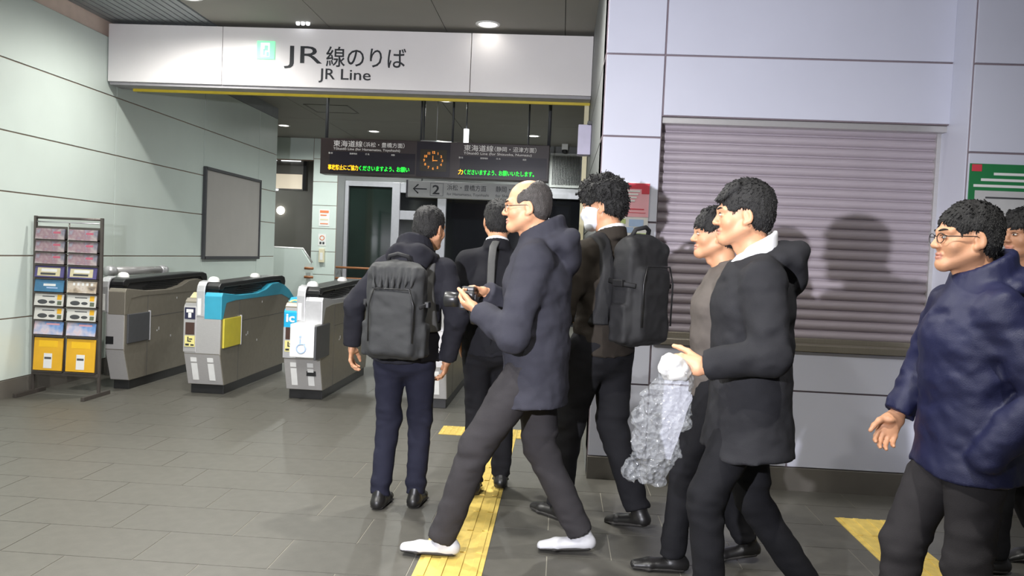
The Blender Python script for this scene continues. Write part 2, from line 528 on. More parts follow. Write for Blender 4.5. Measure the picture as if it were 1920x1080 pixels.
props(box('wall_left_return', -8.8, XL - .17, 12.6, 12.78, 0, 3.6, M_GREYW), 'grey return at the end of the pale panel wall', kind='structure')
# corner upstand above the left wall end
props(box('trim_2', XL - .19, XL, 10.6, 12.78, 3.43, 3.60, M_CSLAT), 'dark band above the end of the panel wall', kind='structure')

# glazed screen: frames and panes
gs = empty('window_1', (-2.1, YB, 0)); props(gs, 'aluminium framed dark glazed screen at the back of the inner hall', kind='structure')
def G(x0, x1, z0, z1, y0=-.03, y1=.07, mt=M_FRAME, nm='frame_bar'):
    return box(nm, x0 + 2.1, x1 + 2.1, y0, y1, z0, z1, mt, gs, .004)
G(-4.43, -4.36, 0, 2.76); G(-3.46, -3.30, 0, 2.76, -.05); G(-2.53, -2.36, 0, 2.76, -.05); G(-1.42, -1.32, 0, 2.76)
G(-4.36, -3.46, 2.66, 2.76); G(-3.30, .5, 2.56, 2.76); G(-3.30, -2.53, 2.02, 2.20); G(-.35, -.27, 0, 2.6)
G(-4.36, -3.46, .04, 2.66, .03, .045, M_GLASS, 'glass_pane'); G(-3.30, -2.53, 2.20, 2.56, .03, .045, M_GLASSB, 'glass_pane')
G(-3.30, -2.53, .04, 2.02, .03, .045, M_GLASSB, 'glass_pane'); G(-2.36, -1.42, .04, 2.56, .03, .045, M_GLASSB, 'glass_pane')
G(-1.32, -.35, .04, 2.56, .03, .045, M_GLASSB, 'glass_pane'); G(-.27, .5, .04, 2.56, .03, .045, M_GLASSB, 'glass_pane')
hr = empty('wall_handrail', (-4.0, 15.9, .78), label='pair of brown wooden handrails in front of the left glass pane', cat='handrail')
for zz in (0, .22):
    tube('rail', [(-.52, 0, zz), (.7, 0, zz)], .022, M_WOOD, hr)
for xx in (-.5, .0, .6):
    tube('bracket', [(xx, .0, .0), (xx, .18, .0)], .012, M_STEEL, hr)
    tube('bracket', [(xx, .0, .22), (xx, .18, .22)], .012, M_STEEL, hr)
# air grille
ag = empty('air_grille', (.03, YB, 2.78), label='grey ventilation grille with vertical louvres above the glazed screen', cat='vent')
box('grille_frame', -.33, .36, -.06, -.002, 0, .68, M_SIGNG, ag, .005)
lv = None
for i in range(19):
    if lv is None:
        bm = bmesh.new(); bm_box(bm, 0, .012, -.085, -.06, .06, .62); lv = bm_mesh(bm, 'louvre'); lv.materials.append(M_DGREY)
    link('louvre', lv, None, ag, (-.28 + i * .031, 0, 0))
# security camera
sc_ = empty('security_camera', (-.02, 15.75, 3.60), label='small black security camera under the ceiling over the vent grille', cat='camera')
box('mount', -.06, .06, -.06, .06, -.11, 0, M_WHITE, sc_, .01)
lathe('dome', [(0, -.19), (.04, -.18), (.055, -.14), (.055, -.105), (0, -.105)], M_BLACK, sc_)

# stair parapet
pp = empty('stair_parapet', (-5.5, 15.3, 0), label='pale stair parapet with a sloping end in front of the stair opening', cat='parapet')
bm = bmesh.new()
pr = [(-2.5, 0), (.66, 0), (.66, .75), (.64, 1.07), (.46, 1.33), (-2.5, 1.35)]
a = [bm.verts.new((x, 0, z)) for x, z in pr]; b = [bm.verts.new((x, .14, z)) for x, z in pr]
bm.faces.new(a); bm.faces.new(b[::-1])
for i in range(len(pr)): bm.faces.new((a[i], b[i], b[(i + 1) % len(pr)], a[(i + 1) % len(pr)]))
link('parapet_panel', bm_mesh(bm, 'parapet_panel'), M_WALL, pp)
tube('coping', [(-2.5, .07, 1.365), (.47, .07, 1.345), (.655, .07, 1.08)], .022, M_STEEL, pp)
for zz in (.97, .80):
    tube('rail_end', [(.55, -.05, zz), (.72, -.05, zz)], .026, M_WOOD, pp)
# stair lit sign inside opening
ls = empty('lit_sign_box', (-5.85, 16.45, 2.55), label='hanging sign box with a lit cream face inside the stair opening', cat='sign')
box('sign_case', -.5, .48, 0, .14, 0, .62, mat('case_grey', (112, 110, 106), .5), ls, .005)
box('lit_face', -.5, .40, -.006, .0, .03, .33, M_LIT, ls)
box('edge_trim', .42, .48, -.01, .0, .0, .62, M_BLACK, ls)
boxes('tube_light', [(-.45, -.15, -.02, .0, .60, .635), (-.05, .36, -.02, .0, .60, .635), (-.45, -.1, -.02, .0, -.02, .015)], M_TUBE, ls)
tube('hanger', [(-.3, .07, .62), (-.3, .07, 1.05)], .015, M_DGREY, ls); tube('hanger', [(.3, .07, .62), (.3, .07, 1.05)], .015, M_DGREY, ls)
wl = empty('wall_glare', (-6.87, 19.19, 2.24), label='oval white glowing disc standing in for a downlight reflection on the dull stair wall', cat='light')
lathe('glare_disc', [(0, -.05), (.07, -.04), (.10, 0), (0, 0)], M_LAMP, wl, None, 18, (R(-90), 0, 0))  # no lamp: glowing disc imitates a ceiling downlight's reflection on the wall
# notices on the column
def notice(x, z, w, hh, mt, label, extra=()):
    n = empty('notice', (x, YB - .001, z), label=label, cat='notice')
    box('sheet', -w / 2, w / 2, -.006, 0, 0, hh, mt, n)
    for (a0, a1, c0, c1, mm) in extra: box('print_block', a0, a1, -.009, -.005, c0, c1, mm, n)
    return n
notice(-4.85, 1.82, .22, .34, M_WPAPER, 'white notice with orange lettering blocks on the back column', [(-.09, .09, .27, .32, M_ORANGE), (-.08, .05, .21, .235, M_ORANGE), (-.08, .08, .12, .15, M_CREAM), (-.08, .08, .04, .06, M_ORANGE)])
n2 = notice(-4.88, 1.42, .16, .24, M_WPAPER, 'small white prohibition notice with a red ring on the back column')
lathe('print_block', [(.052, 0), (.052, .003), (.036, .003), (.036, 0)], M_ORANGE, n2, (0, -.006, .16), 20, (R(90), 0, 0))
boxes('print_block', [(-.05, -.01, -.009, -.005, .03, .08), (.01, .05, -.009, -.005, .03, .08)], M_DGREY, n2)
ib = empty('intercom', (-4.87, YB, 1.08), label='cream wall box under the prohibition notice on the back column', cat='intercom')
box('housing', -.055, .055, -.06, 0, 0, .28, M_CREAM, ib, .008); box('button_plate', -.03, .03, -.064, -.058, .05, .2, M_WHITE, ib)

# ------------------------------------------------------------------ hanging departure board
db = empty('departure_board', (-1.645, 10.0, 2.325), label='brown hanging departure board with two LED lines and a clock between', cat='sign')
W2 = 1.445
box('board_case', -W2, W2, 0, .22, 0, .45, M_BOARD, db, .006)
for s, txt, en, amber, green in ((-1, '東海道線（浜松・豊橋方面）', 'Tōkaidō Line (for Hamamatsu, Toyohashi)', '事故防止にご協力', 'くださいますよう、お願い'), (1, '東海道線（静岡・沼津方面）', 'Tōkaidō Line (for Shizuoka, Numazu)', '力', 'くださいますよう、お願いいたします。')):
    x0 = -W2 + .02 if s < 0 else .23
    x1 = -.235 if s < 0 else W2 - .03
    box('display_panel', x0 + .10, x1, -.006, .002, .03, .285, M_BOARDN, db)
    tx = x0 + (.145 if s < 0 else .145)
    text('line_name', txt[:4], .085, M_STEXT, db, (tx, -.004, .352), width=.37)
    text('line_name', txt[4:], .066, M_STEXT, db, (tx + .385, -.004, .357), width=.52)
    text('line_name', en, .042, M_STEXT, db, (tx, -.004, .305), width=.85)
    hx = x0 + .085
    for q, wd in ((0, '種 別'), (.27, '発車時刻'), (.47, '行 先'), (.80, '両数')):
        text('column_heading', wd, .024, M_STEXT, db, (hx + q, -.008, .252))
    lx = x0 + .085
    wa = .385 if s < 0 else .058
    text('led_text', amber, .07, M_LEDA, db, (lx, -.008, .058), bold=.0006, width=wa)
    g1_, g2_ = green.split('、'); gw = .64 if s < 0 else .88
    w1_ = gw * (9.0 / 12 if s < 0 else 9.0 / 18); 
    text('led_text', g1_ + '、', .07, M_LEDG, db, (lx + wa + .012, -.008, .058), bold=.0006, width=w1_ * .93)
    text('led_text', g2_, .07, M_LEDG, db, (lx + wa + .012 + w1_, -.008, .058), bold=.0006, width=gw - w1_)
box('clock_panel', -.215, .205, -.012, .002, .01, .44, M_BOARDN, db)
ck = box('clock_face', -.17, .165, -.017, -.011, .075, .345, mat('clock_dark', (58, 52, 40), .25, 0, .1, 6), db)
for k in range(12):
    an = k * math.pi / 6
    text('clock_numeral', str(12 if k == 0 else k), .042, M_CLOCK, ck, (-.003 + .115 * math.sin(an), -.018, .197 + .10 * math.cos(an)), align='CENTER', bold=.002)
box('clock_hand', -.008, .05, -.021, -.018, .205, .216, M_CLOCK, ck); box('clock_hand', -.012, -.004, -.021, -.018, .20, .27, M_CLOCK, ck)
for xx in (-1.405, -.19, .212, 1.43):
    tube('hanger_pole', [(xx, .11, .44), (xx, .11, 1.275)], .022 if abs(xx) > 1 else .014, M_DGREY, db)
tube('stay_wire', [(.01, .1, .44), (.01, .1, 1.275)], .004, M_STEEL, db)
tube('stay_bar', [(-.19, .1, .465), (.2, .1, .465)], .01, M_STEELB, db)
tl = empty('tube_light', (-1.36, 10.9, 2.86), label='short vertical white tube light behind the departure board', cat='light')
tube('lamp_tube', [(0, 0, 0), (0, 0, .22)], .035, M_TUBE, tl); tube('stem', [(0, 0, .22), (0, 0, .74)], .01, M_DGREY, tl)

ds = empty('platform_sign', (-1.2, 10.6, 2.115), label='grey-white platform direction sign with an arrow and number 2', cat='sign')
box('sign_face', -.88, .90, 0, .12, 0, .215, M_SIGNG, ds, .004)
box('end_cap', -.90, -.875, -.003, .123, -.005, .225, M_DGREY, ds)
bm = bmesh.new(); bm_box(bm, -.80, -.62, -.004, .0, .102, .118)
arrow = link('arrow', bm_mesh(bm, 'arrow'), M_INK, ds)
tube('arrow_head', [(-.735, -.002, .17), (-.80, -.002, .11), (-.735, -.002, .05)], .009, M_INK, arrow, 4)
boxes('number_frame', [(-.575, -.40, -.003, 0, .19, .195), (-.575, -.40, -.003, 0, .025, .03), (-.575, -.57, -.003, 0, .025, .195), (-.405, -.40, -.003, 0, .025, .195)], M_DGREY, ds)
text('platform_number', '2', .17, M_INK, ds, (-.545, -.002, .048), bold=.003, width=.095)
text('destination', '浜松・豊橋方面', .085, M_INK, ds, (-.35, -.002, .112), width=.52)
text('destination', 'for Hamamatsu, Toyohashi', .05, M_INK, ds, (-.35, -.002, .04), width=.56)
text('destination', '静岡・沼津方面', .085, M_INK, ds, (.30, -.002, .112), width=.52)
text('destination', 'for Shizuoka, Numazu', .05, M_INK, ds, (.30, -.002, .04), width=.5)
for xx in (-.7, .7): tube('hanger_pole', [(xx, .06, .21), (xx, .06, 1.485)], .012, M_DGREY, ds)

# ------------------------------------------------------------------ ticket gates
def gate(loc, half, label, shoulder_m, flap_m, left_unit, front_extra=None, L=1.78, xl=-.17, xr=.17, domes=(.13, 1.12)):
    g = empty('ticket_gate', loc, label=label, cat='ticket gate', group='automatic ticket gates in a row')
    bp = [(.10, .085), (.0, .38), (.0, .855), (.04, .885), (L - .02, .885), (L, .84), (L, .38), (L - .08, .085)]
    prism_x('body', bp, xl, xr, M_STEELD, g, .008)
    box('front_plate', xl + .006, xr - .006, -.006, .004, .385, .84, M_STEEL, g, .002)
    prism_x('front_skirt', [(.090, .092), (-.006, .378), (.006, .378), (.102, .092)], xl + .006, xr - .006, M_STEEL, g, 0)
    box('plinth', xl + .02, xr - .012, .12, L - .1, 0, .088, M_BLACK, g, .004)
    # body seams on the aisle side
    box('seam', xr - .001, xr + .0015, .40, .404, .09, .88, M_DGREY, g)
    box('seam', xr - .001, xr + .0015, .404, L - .02, .655, .659, M_DGREY, g)
    # shoulder: front block and swooping ridge
    sx0 = xr - .155
    sp_ = [(-.008, .70), (-.008, .91), (.015, .943), (.10, .935), (.40, .908), (.85, .905), (1.08, .935), (1.25, .985), (1.45, .995), (1.62, .965), (1.80, .90), (1.98, .80), (1.98, .77), (1.80, .80), (1.55, .86), (.3, .86), (.10, .845), (.03, .70)]
    if L < 1.7: sp_ = [(min(a_, L + .1), b_) for a_, b_ in sp_]
    prism_x('shoulder', sp_, sx0, xr + .004, shoulder_m, g, .006)
    # dark channel and louvres under the canopy
    cx0, cx1 = sx0 - .06, xr - .035
    prism_x('channel', [(.06, .87), (.06, .985), (1.66, 1.02), (1.66, .87)], cx0, cx1 - .02, M_BLACKM, g, 0)
    lou = []
    for k in range(5): lou.append((cx1 - .02, cx1 - .012, .35 + .05 * k, 1.15 - .02 * k, .915 + .017 * k, .923 + .017 * k))
    boxes('channel_louvre', lou, M_BLACK, g)
    prism_x('canopy', [(.035, .965), (.03, 1.0), (.07, 1.028), (.5, 1.04), (1.2, 1.058), (1.66, 1.062), (1.74, 1.045), (1.77, 1.0), (1.76, .955), (1.70, .95), (1.60, 1.015), (.9, 1.0), (.14, .985), (.10, .955)], cx0 - .012, cx1, M_BLACK, g, .01)
    # silver arch at the nose
    prism_x('nose_arch', [(-.012, .72), (-.014, .95), (.0, 1.0), (.035, 1.035), (.11, 1.047), (.11, 1.036), (.045, 1.022), (.015, .99), (.004, .94), (.004, .72)], sx0 - .075, sx0 + .0, M_STEELB, g, .004)
    box('arrow_label', sx0 - .062, sx0 - .03, -.0175, -.0125, .735, .885, M_WHITE, g)
    for dy in domes:
        lathe('sensor_dome', [(.052, -.005), (.05, .018), (.036, .036), (.018, .043), (0, .044)], M_WHITE, g, ((cx0 + cx1) / 2 - .01, dy, 1.037 + dy * .014), 16)
    # flap on the aisle side
    if flap_m:
        box('flap', xr - .002, xr + .016, .035, .42, .435, .705, flap_m, g, .006)
        box('flap_hinge', xr - .002, xr + .02, .418, .432, .43, .715, M_STEELB, g, .003)
    if left_unit:
        prism_x('reader_unit', [(-.012, .395), (-.014, .80), (.0, .825), (.16, .925), (.30, .925), (.30, .395)], xl - .004, xl + .115, M_STEEL if left_unit == 'ticket' else M_IC if left_unit == 'ic' else M_STEEL, g, .006)
        x0 = xl
        if left_unit == 'ticket':
            prism_x('ticket_tray', [(.005, .832), (.15, .923), (.15, .931), (.005, .84)], x0 + .01, x0 + .10, M_BEIGE, g, .002)
            pl = box('pictogram_plate', x0 + .008, x0 + .104, -.0185, -.013, .695, .80, M_NAVYP, g)
            boxes('pictogram', [(x0 + .024, x0 + .088, -.021, -.018, .755, .785), (x0 + .042, x0 + .070, -.021, -.018, .708, .758)], M_WHITE, pl)
        if left_unit == 'ic':
            box('reader_front', x0 - .003, x0 + .114, -.0175, -.008, .39, .665, M_STEELB, g)
            lathe('touch_ring', [(.052, 0), (.052, .006), (.034, .006), (.034, 0)], M_YNOTE, g, (x0 + .055, .08, .877), 20, (R(32), 0, 0))
            text('ic_mark', 'ic', .105, M_WHITE, g, (x0 + .018, -.0165, .715), bold=.003, width=.078)
        box('display_window', x0 + .018, x0 + .100, -.0215, -.0135, .555, .665, M_BROWN, g, .002)
        nt_ = box('notice_sticker', x0 + .014, x0 + .106, -.0215, -.0135, .445, .545, M_YNOTE, g)
        boxes('sticker_print', [(x0 + .04, x0 + .05, -.024, -.021, .49, .535), (x0 + .055, x0 + .085, -.024, -.021, .51, .52), (x0 + .05, x0 + .075, -.024, -.021, .49, .50), (x0 + .022, x0 + .055, -.024, -.021, .455, .472), (x0 + .07, x0 + .1, -.024, -.021, .455, .468)], M_INK, nt_)
    # stickers on the slanted skirt
    for q in ((xl + .06, xl + .115), (xr - .125, xr - .07)) if left_unit else ():
        prism_x('skirt_sticker', [(.0765, .13), (.0235, .29), (.0195, .29), (.0725, .13)], q[0], q[1], M_WHITE, g, 0)
        prism_x('skirt_sticker', [(.018, .305), (.006, .345), (.002, .345), (.014, .305)], q[0], q[1], M_WHITE, g, 0)
    boxes('body_mark', [(xr, xr + .002, .58, .60, .50, .515), (xr, xr + .002, .62, .632, .51, .54), (xr, xr + .002, .86, .875, .42, .44), (xr, xr + .002, .98, .99, .80, .82)], M_STEELB, g)
    return g
g1 = gate((-4.03, 7.05, 0), None, 'stainless ticket gate standing closest to the pale panel wall, dark flap', M_STEELD, M_DGREY, None, xl=-.09, xr=.09, domes=(.2,))
box('slot_window', -.082, -.01, -.01, -.004, .43, .50, M_BLACK, g1)
gate((-3.21, 7.05, 0), None, 'ticket gate with a turquoise shoulder and a yellow side flap', M_TEAL, M_YFLAP, 'ticket')
g3 = gate((-2.285, 7.05, 0), None, 'ticket gate with a blue ic reader and a white wheelchair unit on its nose', M_STEELB, None, 'ic')
wu = box('wheelchair_unit', -.055, .165, -.19, .03, .42, .715, M_WHITE, g3, .012)
box('side_shield', .165, .185, -.20, .22, .40, .70, M_DGREY, g3, .008)
wm = tube('wheelchair_mark', [(.05 + .04 * math.cos(a_ * math.pi / 8), -.192, .50 + .04 * math.sin(a_ * math.pi / 8)) for a_ in range(-13, 3)], .006, M_LBLUE, g3, 6)
boxes('mark_body', [(.035, .045, -.195, -.19, .53, .585), (.04, .085, -.195, -.19, .535, .543), (.032, .05, -.195, -.19, .595, .613)], M_LBLUE, wm)
box('slot_window', .035, .12, .03, .045, .225, .31, M_BLACK, g3)
gate((-1.125, 6.95, 0), None, 'ticket gate beyond the man with the grey backpack, stickers on its skirt', M_STEELB, None, 'ticket')

rl = empty('guard_rail', (-4.45, 7.95, 0), label='grey steel guard rail between the first ticket gate and the wall', cat='rail')
tube('rail_tube', [(-.10, -.1, 1.06), (-.02, .8, 1.06)], .045, M_STEEL, rl, 16)
for p in ((-.10, -.1), (-.02, .8)):
    tube('rail_post', [(p[0], p[1], 0), (p[0], p[1], 1.05)], .028, M_STEEL, rl)
    lathe('rail_cap', [(0, -.06), (.05, -.06), (.058, 0), (.05, .06), (0, .06)], M_STEELB, rl, (p[0], p[1], 1.06), 18, (R(90), 0, 0))

# ------------------------------------------------------------------ brochure rack and brochures
RX, RY = -4.295, 6.75
rk = empty('brochure_rack', (RX, RY, 0), label='tall dark metal brochure rack with two columns of pockets by the panel wall', cat='rack')
for s in (-1, 1):
    box('post', s * .30 - .012, s * .30 + .012, -.012, .012, .03, 1.565, M_RACK, rk, .003)
    box('foot', s * .30 - .016, s * .30 + .016, -.24, .16, 0, .035, M_RACK, rk, .004)
tube('top_bar', [(-.30, 0, 1.55), (.30, 0, 1.55)], .011, M_RACK, rk); tube('top_bar', [(-.30, 0, 1.515), (.30, 0, 1.515)], .006, M_STEELB, rk)
tube('centre_rod', [(0, .01, .2), (0, .01, 1.515)], .006, M_RACK, rk)
box('bottom_bar', -.30, .30, -.02, .02, .17, .20, M_RACK, rk, .003)
ROWS = [1.362, 1.255, 1.148, 1.03, .905, .782, .66, .53, .215]
HT = [.095, .095, .095, .10, .105, .105, .105, .115, .285]
SC1 = mat_picture('cover_spring', [(104, 112, 132), (150, 142, 148), (176, 164, 164), (150, 120, 130), (150, 168, 182)], 9, 1)
SC2 = mat('cover_cream', (206, 196, 160), .5, 0, .08, 25)
SC2B = mat('cover_indigo', (86, 80, 128), .5)
SC3 = mat('cover_sea', (70, 122, 158), .4, 0, .25, 10)
SC4 = mat_picture('cover_meadow', [(140, 112, 92), (206, 196, 186), (176, 160, 140), (90, 80, 76)], 10, 3)
SC5 = mat('cover_white', (208, 206, 200), .45, 0, .05, 14)
SC6 = mat_picture('cover_sky', [(72, 112, 176), (120, 156, 206), (206, 196, 206), (206, 140, 150)], 7, 4)
KIND = ['spring'] * 3 + ['cream'] + ['sea'] + ['car'] * 2 + ['sky'] + ['yellow']
LAB = {'spring': 'leaflet with a grey-blue landscape cover', 'cream': 'cream leaflet with an indigo border', 'sea': 'sea-blue leaflet', 'meadow': 'pale brown leaflet', 'car': 'white leaflet with dark rounded shapes', 'sky': 'leaflet with a blue sky cover', 'yellow': 'large yellow leaflet'}
ORD = ['top', 'second', 'third', 'fourth', 'fifth', 'sixth', 'seventh', 'eighth', 'bottom']
for r_, (z0, hh) in enumerate(zip(ROWS, HT)):
    for c_ in (0, 1):
        kd = KIND[r_]
        if kd == 'sea' and c_: kd = 'meadow'
        cx = -.15 + .295 * c_
        # pocket: a back plate and a lip
        pk = box('pocket', cx - .138, cx + .138, -.004, .004, z0 - .005, z0 + hh + .02, M_RACK, rk)
        pk.data.transform(Matrix.Translation((0, 0, 0)))
        box('pocket_lip', cx - .138, cx + .138, -.045, -.004, z0 - .012, z0 - .004, M_RACK, pk)
        lf = empty('leaflet', (RX + cx, RY - .03, z0), label=LAB[kd] + ' in the ' + ORD[r_] + ' rack row, ' + ('pocket beside the ticket gate' if c_ else 'pocket beside the wall'), cat='leaflet', group='leaflets in the brochure rack')
        lf.rotation_euler = (R(-9 if hh < .2 else -4), 0, 0)
        base = {'spring': SC1, 'cream': SC2B, 'sea': SC3, 'meadow': SC4, 'car': SC5, 'sky': SC6, 'yellow': M_YBRO}[kd]
        box('cover', -.13, .13, -.009, .004, 0, hh, base, lf, .002)
        def pb(x0, x1, a0, a1, mm, nm='print_block'): box(nm, x0, x1, -.0105, -.008, a0, a1, mm, lf)
        if kd == 'spring': pb(.03, .095, .052, .07, mat('print_rose', (186, 96, 116), .5))
        if kd == 'cream':
            pb(-.105, .10, .012, .085, SC2); box('print_block', -.07, .07, -.012, -.010, .05, .075, M_WPAPER, lf); box('print_block', -.075, .06, -.012, -.010, .022, .04, M_DGREY, lf)
        if kd == 'sea': pb(-.05, .06, .05, .07, M_WPAPER); pb(-.02, .08, .03, .04, M_LBLUE)
        if kd == 'meadow':
            for q in range(5): pb(-.08 + q * .04, -.06 + q * .04, .065, .09, M_WPAPER)
        if kd == 'car':
            for (ex_, er) in ((-.055, .045), (.03, .03)):
                bm = bmesh.new(); bmesh.ops.create_uvsphere(bm, u_segments=12, v_segments=8, radius=1)
                for v in bm.verts: v.co = Vector((ex_ + v.co.x * er, -.009 + v.co.y * .002, .034 + v.co.z * er * .45))
                link('print_block', bm_mesh(bm, 'print_block', True), M_DGREY, lf)
            pb(.075, .115, .055, .10, M_YBRO); pb(-.06, .05, .078, .086, M_DGREY); pb(.08, .118, .01, .045, mat('print_moss', (96, 104, 84), .6))
        if kd == 'sky': pb(-.02, .10, .085, .10, M_PINK)
        if kd == 'yellow':
            pb(-.085, .085, .205, .262, mat('print_gold', (240, 190, 30), .5)); pb(-.035, .04, .02, .15, M_WPAPER)
            box('print_block', -.028, .033, -.012, -.010, .10, .118, M_DGREY, lf)

# ------------------------------------------------------------------ posters on the right
po = empty('wall_poster', (.415, YR - .001, 1.27), label='red-headed poster on the bright pillar beside the shutter', cat='poster')
box('sheet', -.118, .118, -.006, 0, 0, .615, M_WPAPER, po)
def PB(p, x0, x1, a0, a1, mm, d=0): box('print_block', x0, x1, -.0085 - d, -.0055 - d, a0, a1, mm, p)
PB(po, -.118, .118, .40, .61, M_PINK); PB(po, -.118, .118, .575, .61, M_RED, .002); PB(po, .07, .118, .545, .61, M_RED, .003)
for k, zz in enumerate((.555, .535, .515, .495)): PB(po, -.10 + .01 * k, .06 - .01 * k, zz, zz + .011, M_WPAPER, .004)
PB(po, -.1, .09, .445, .452, M_RED, .002); PB(po, -.1, .1, .425, .428, M_RED, .002)
PB(po, -.10, -.02, .355, .385, M_LGREEN); PB(po, .0, .09, .34, .385, M_LBLUE); PB(po, -.05, .03, .30, .335, M_LBLUE); PB(po, .02, .11, .22, .30, M_LGREEN)
for k in range(6): PB(po, -.08, .09 - .02 * (k % 3), .05 + .025 * k, .057 + .025 * k, M_DGREY)
gp = empty('green_poster', (2.58, YS - .001, 1.18), label='green poster with a white rounded panel on the projecting wall', cat='poster')
box('sheet', -.235, .235, -.008, 0, 0, .865, M_PGREEN, gp, .002)
bm = bmesh.new(); bm_box(bm, -.20, .20, -.010, -.006, .10, .71); me = bm_mesh(bm, 'white_panel'); link('white_panel', me, mat('poster_grey_white', (190, 190, 190), .6), gp)
PB(gp, -.225, -.17, .82, .86, M_RED, .003)
for k, (a_, b_) in enumerate(((-.10, .10), (-.17, .16), (-.21, .20))): PB(gp, a_, b_, .80 - .035 * k, .815 - .035 * k, M_WPAPER, .003)
for k in range(4): PB(gp, -.16, .17, .15 + .03 * k, .158 + .03 * k, M_DGREY, .004)
PB(gp, -.14, .12, .665, .675, M_DGREY, .004)

# ------------------------------------------------------------------ tactile paving
def tactile(name, cells, dots, label):
    t = empty(name, (cells[0][0], cells[0][1], 0), label=label, cat='tactile paving')
    bm = bmesh.new(); bm_box(bm, -.149, .149, -.149, .149, -.004, .0035)
    if dots:
        for i in range(6):
            for j in range(6):
                r_ = bmesh.ops.create_cone(bm, segments=8, radius1=.014, radius2=.008, depth=.006, cap_ends=True)
                for v in r_['verts']: v.co += Vector((-.123 + i * .049, -.123 + j * .049, .0062))
    else:
        for i in range(4): bm_box(bm, -.128 + i * .075, -.098 + i * .075, -.14, .14, .003, .009, .002)
    me = bm_mesh(bm, 'tactile_block'); me.materials.append(M_YEL)
    for (x, y) in cells: link('tactile_block', me, None, t, (x - cells[0][0], y - cells[0][1], .0005))
    return t
tactile('guide_strip', [(-.43, 2.6 + .3 * k) for k in range(12)], False, 'yellow ribbed tactile strip leading to the ticket gates')
tactile('warning_strip', [(-.73 + .3 * k, 6.2) for k in range(3)], True, 'yellow dotted tactile blocks across the end of the ribbed strip')
tactile('guide_strip', [(1.75, 2.6 + .3 * k) for k in range(7)], False, 'yellow ribbed tactile strip beside the counter wall')
tactile('warning_strip', [(-1.35 + .3 * k, 9.8) for k in range(4)] + [(-1.35 + .3 * k, 11.3) for k in range(4)], True, 'yellow dotted tactile blocks on the floor beyond the gates')

# ------------------------------------------------------------------ bodies and cloth: distance fields turned into one surface
_LAT = np.random.RandomState(3).rand(24, 24, 24).astype(np.float32)
def vnoise(p):
    i = np.floor(p).astype(np.int32); f = p - i; f = f * f * (3 - 2 * f)
    i0 = i % 24; i1 = (i + 1) % 24
    def L(a, b, c): return _LAT[a[:, 0], b[:, 1], c[:, 2]]
    x, y, z = f[:, 0], f[:, 1], f[:, 2]
    return (((L(i0, i0, i0) * (1 - x) + L(i1, i0, i0) * x) * (1 - y) + (L(i0, i1, i0) * (1 - x) + L(i1, i1, i0) * x) * y) * (1 - z)
            + ((L(i0, i0, i1) * (1 - x) + L(i1, i0, i1) * x) * (1 - y) + (L(i0, i1, i1) * (1 - x) + L(i1, i1, i1) * x) * y) * z) - .5

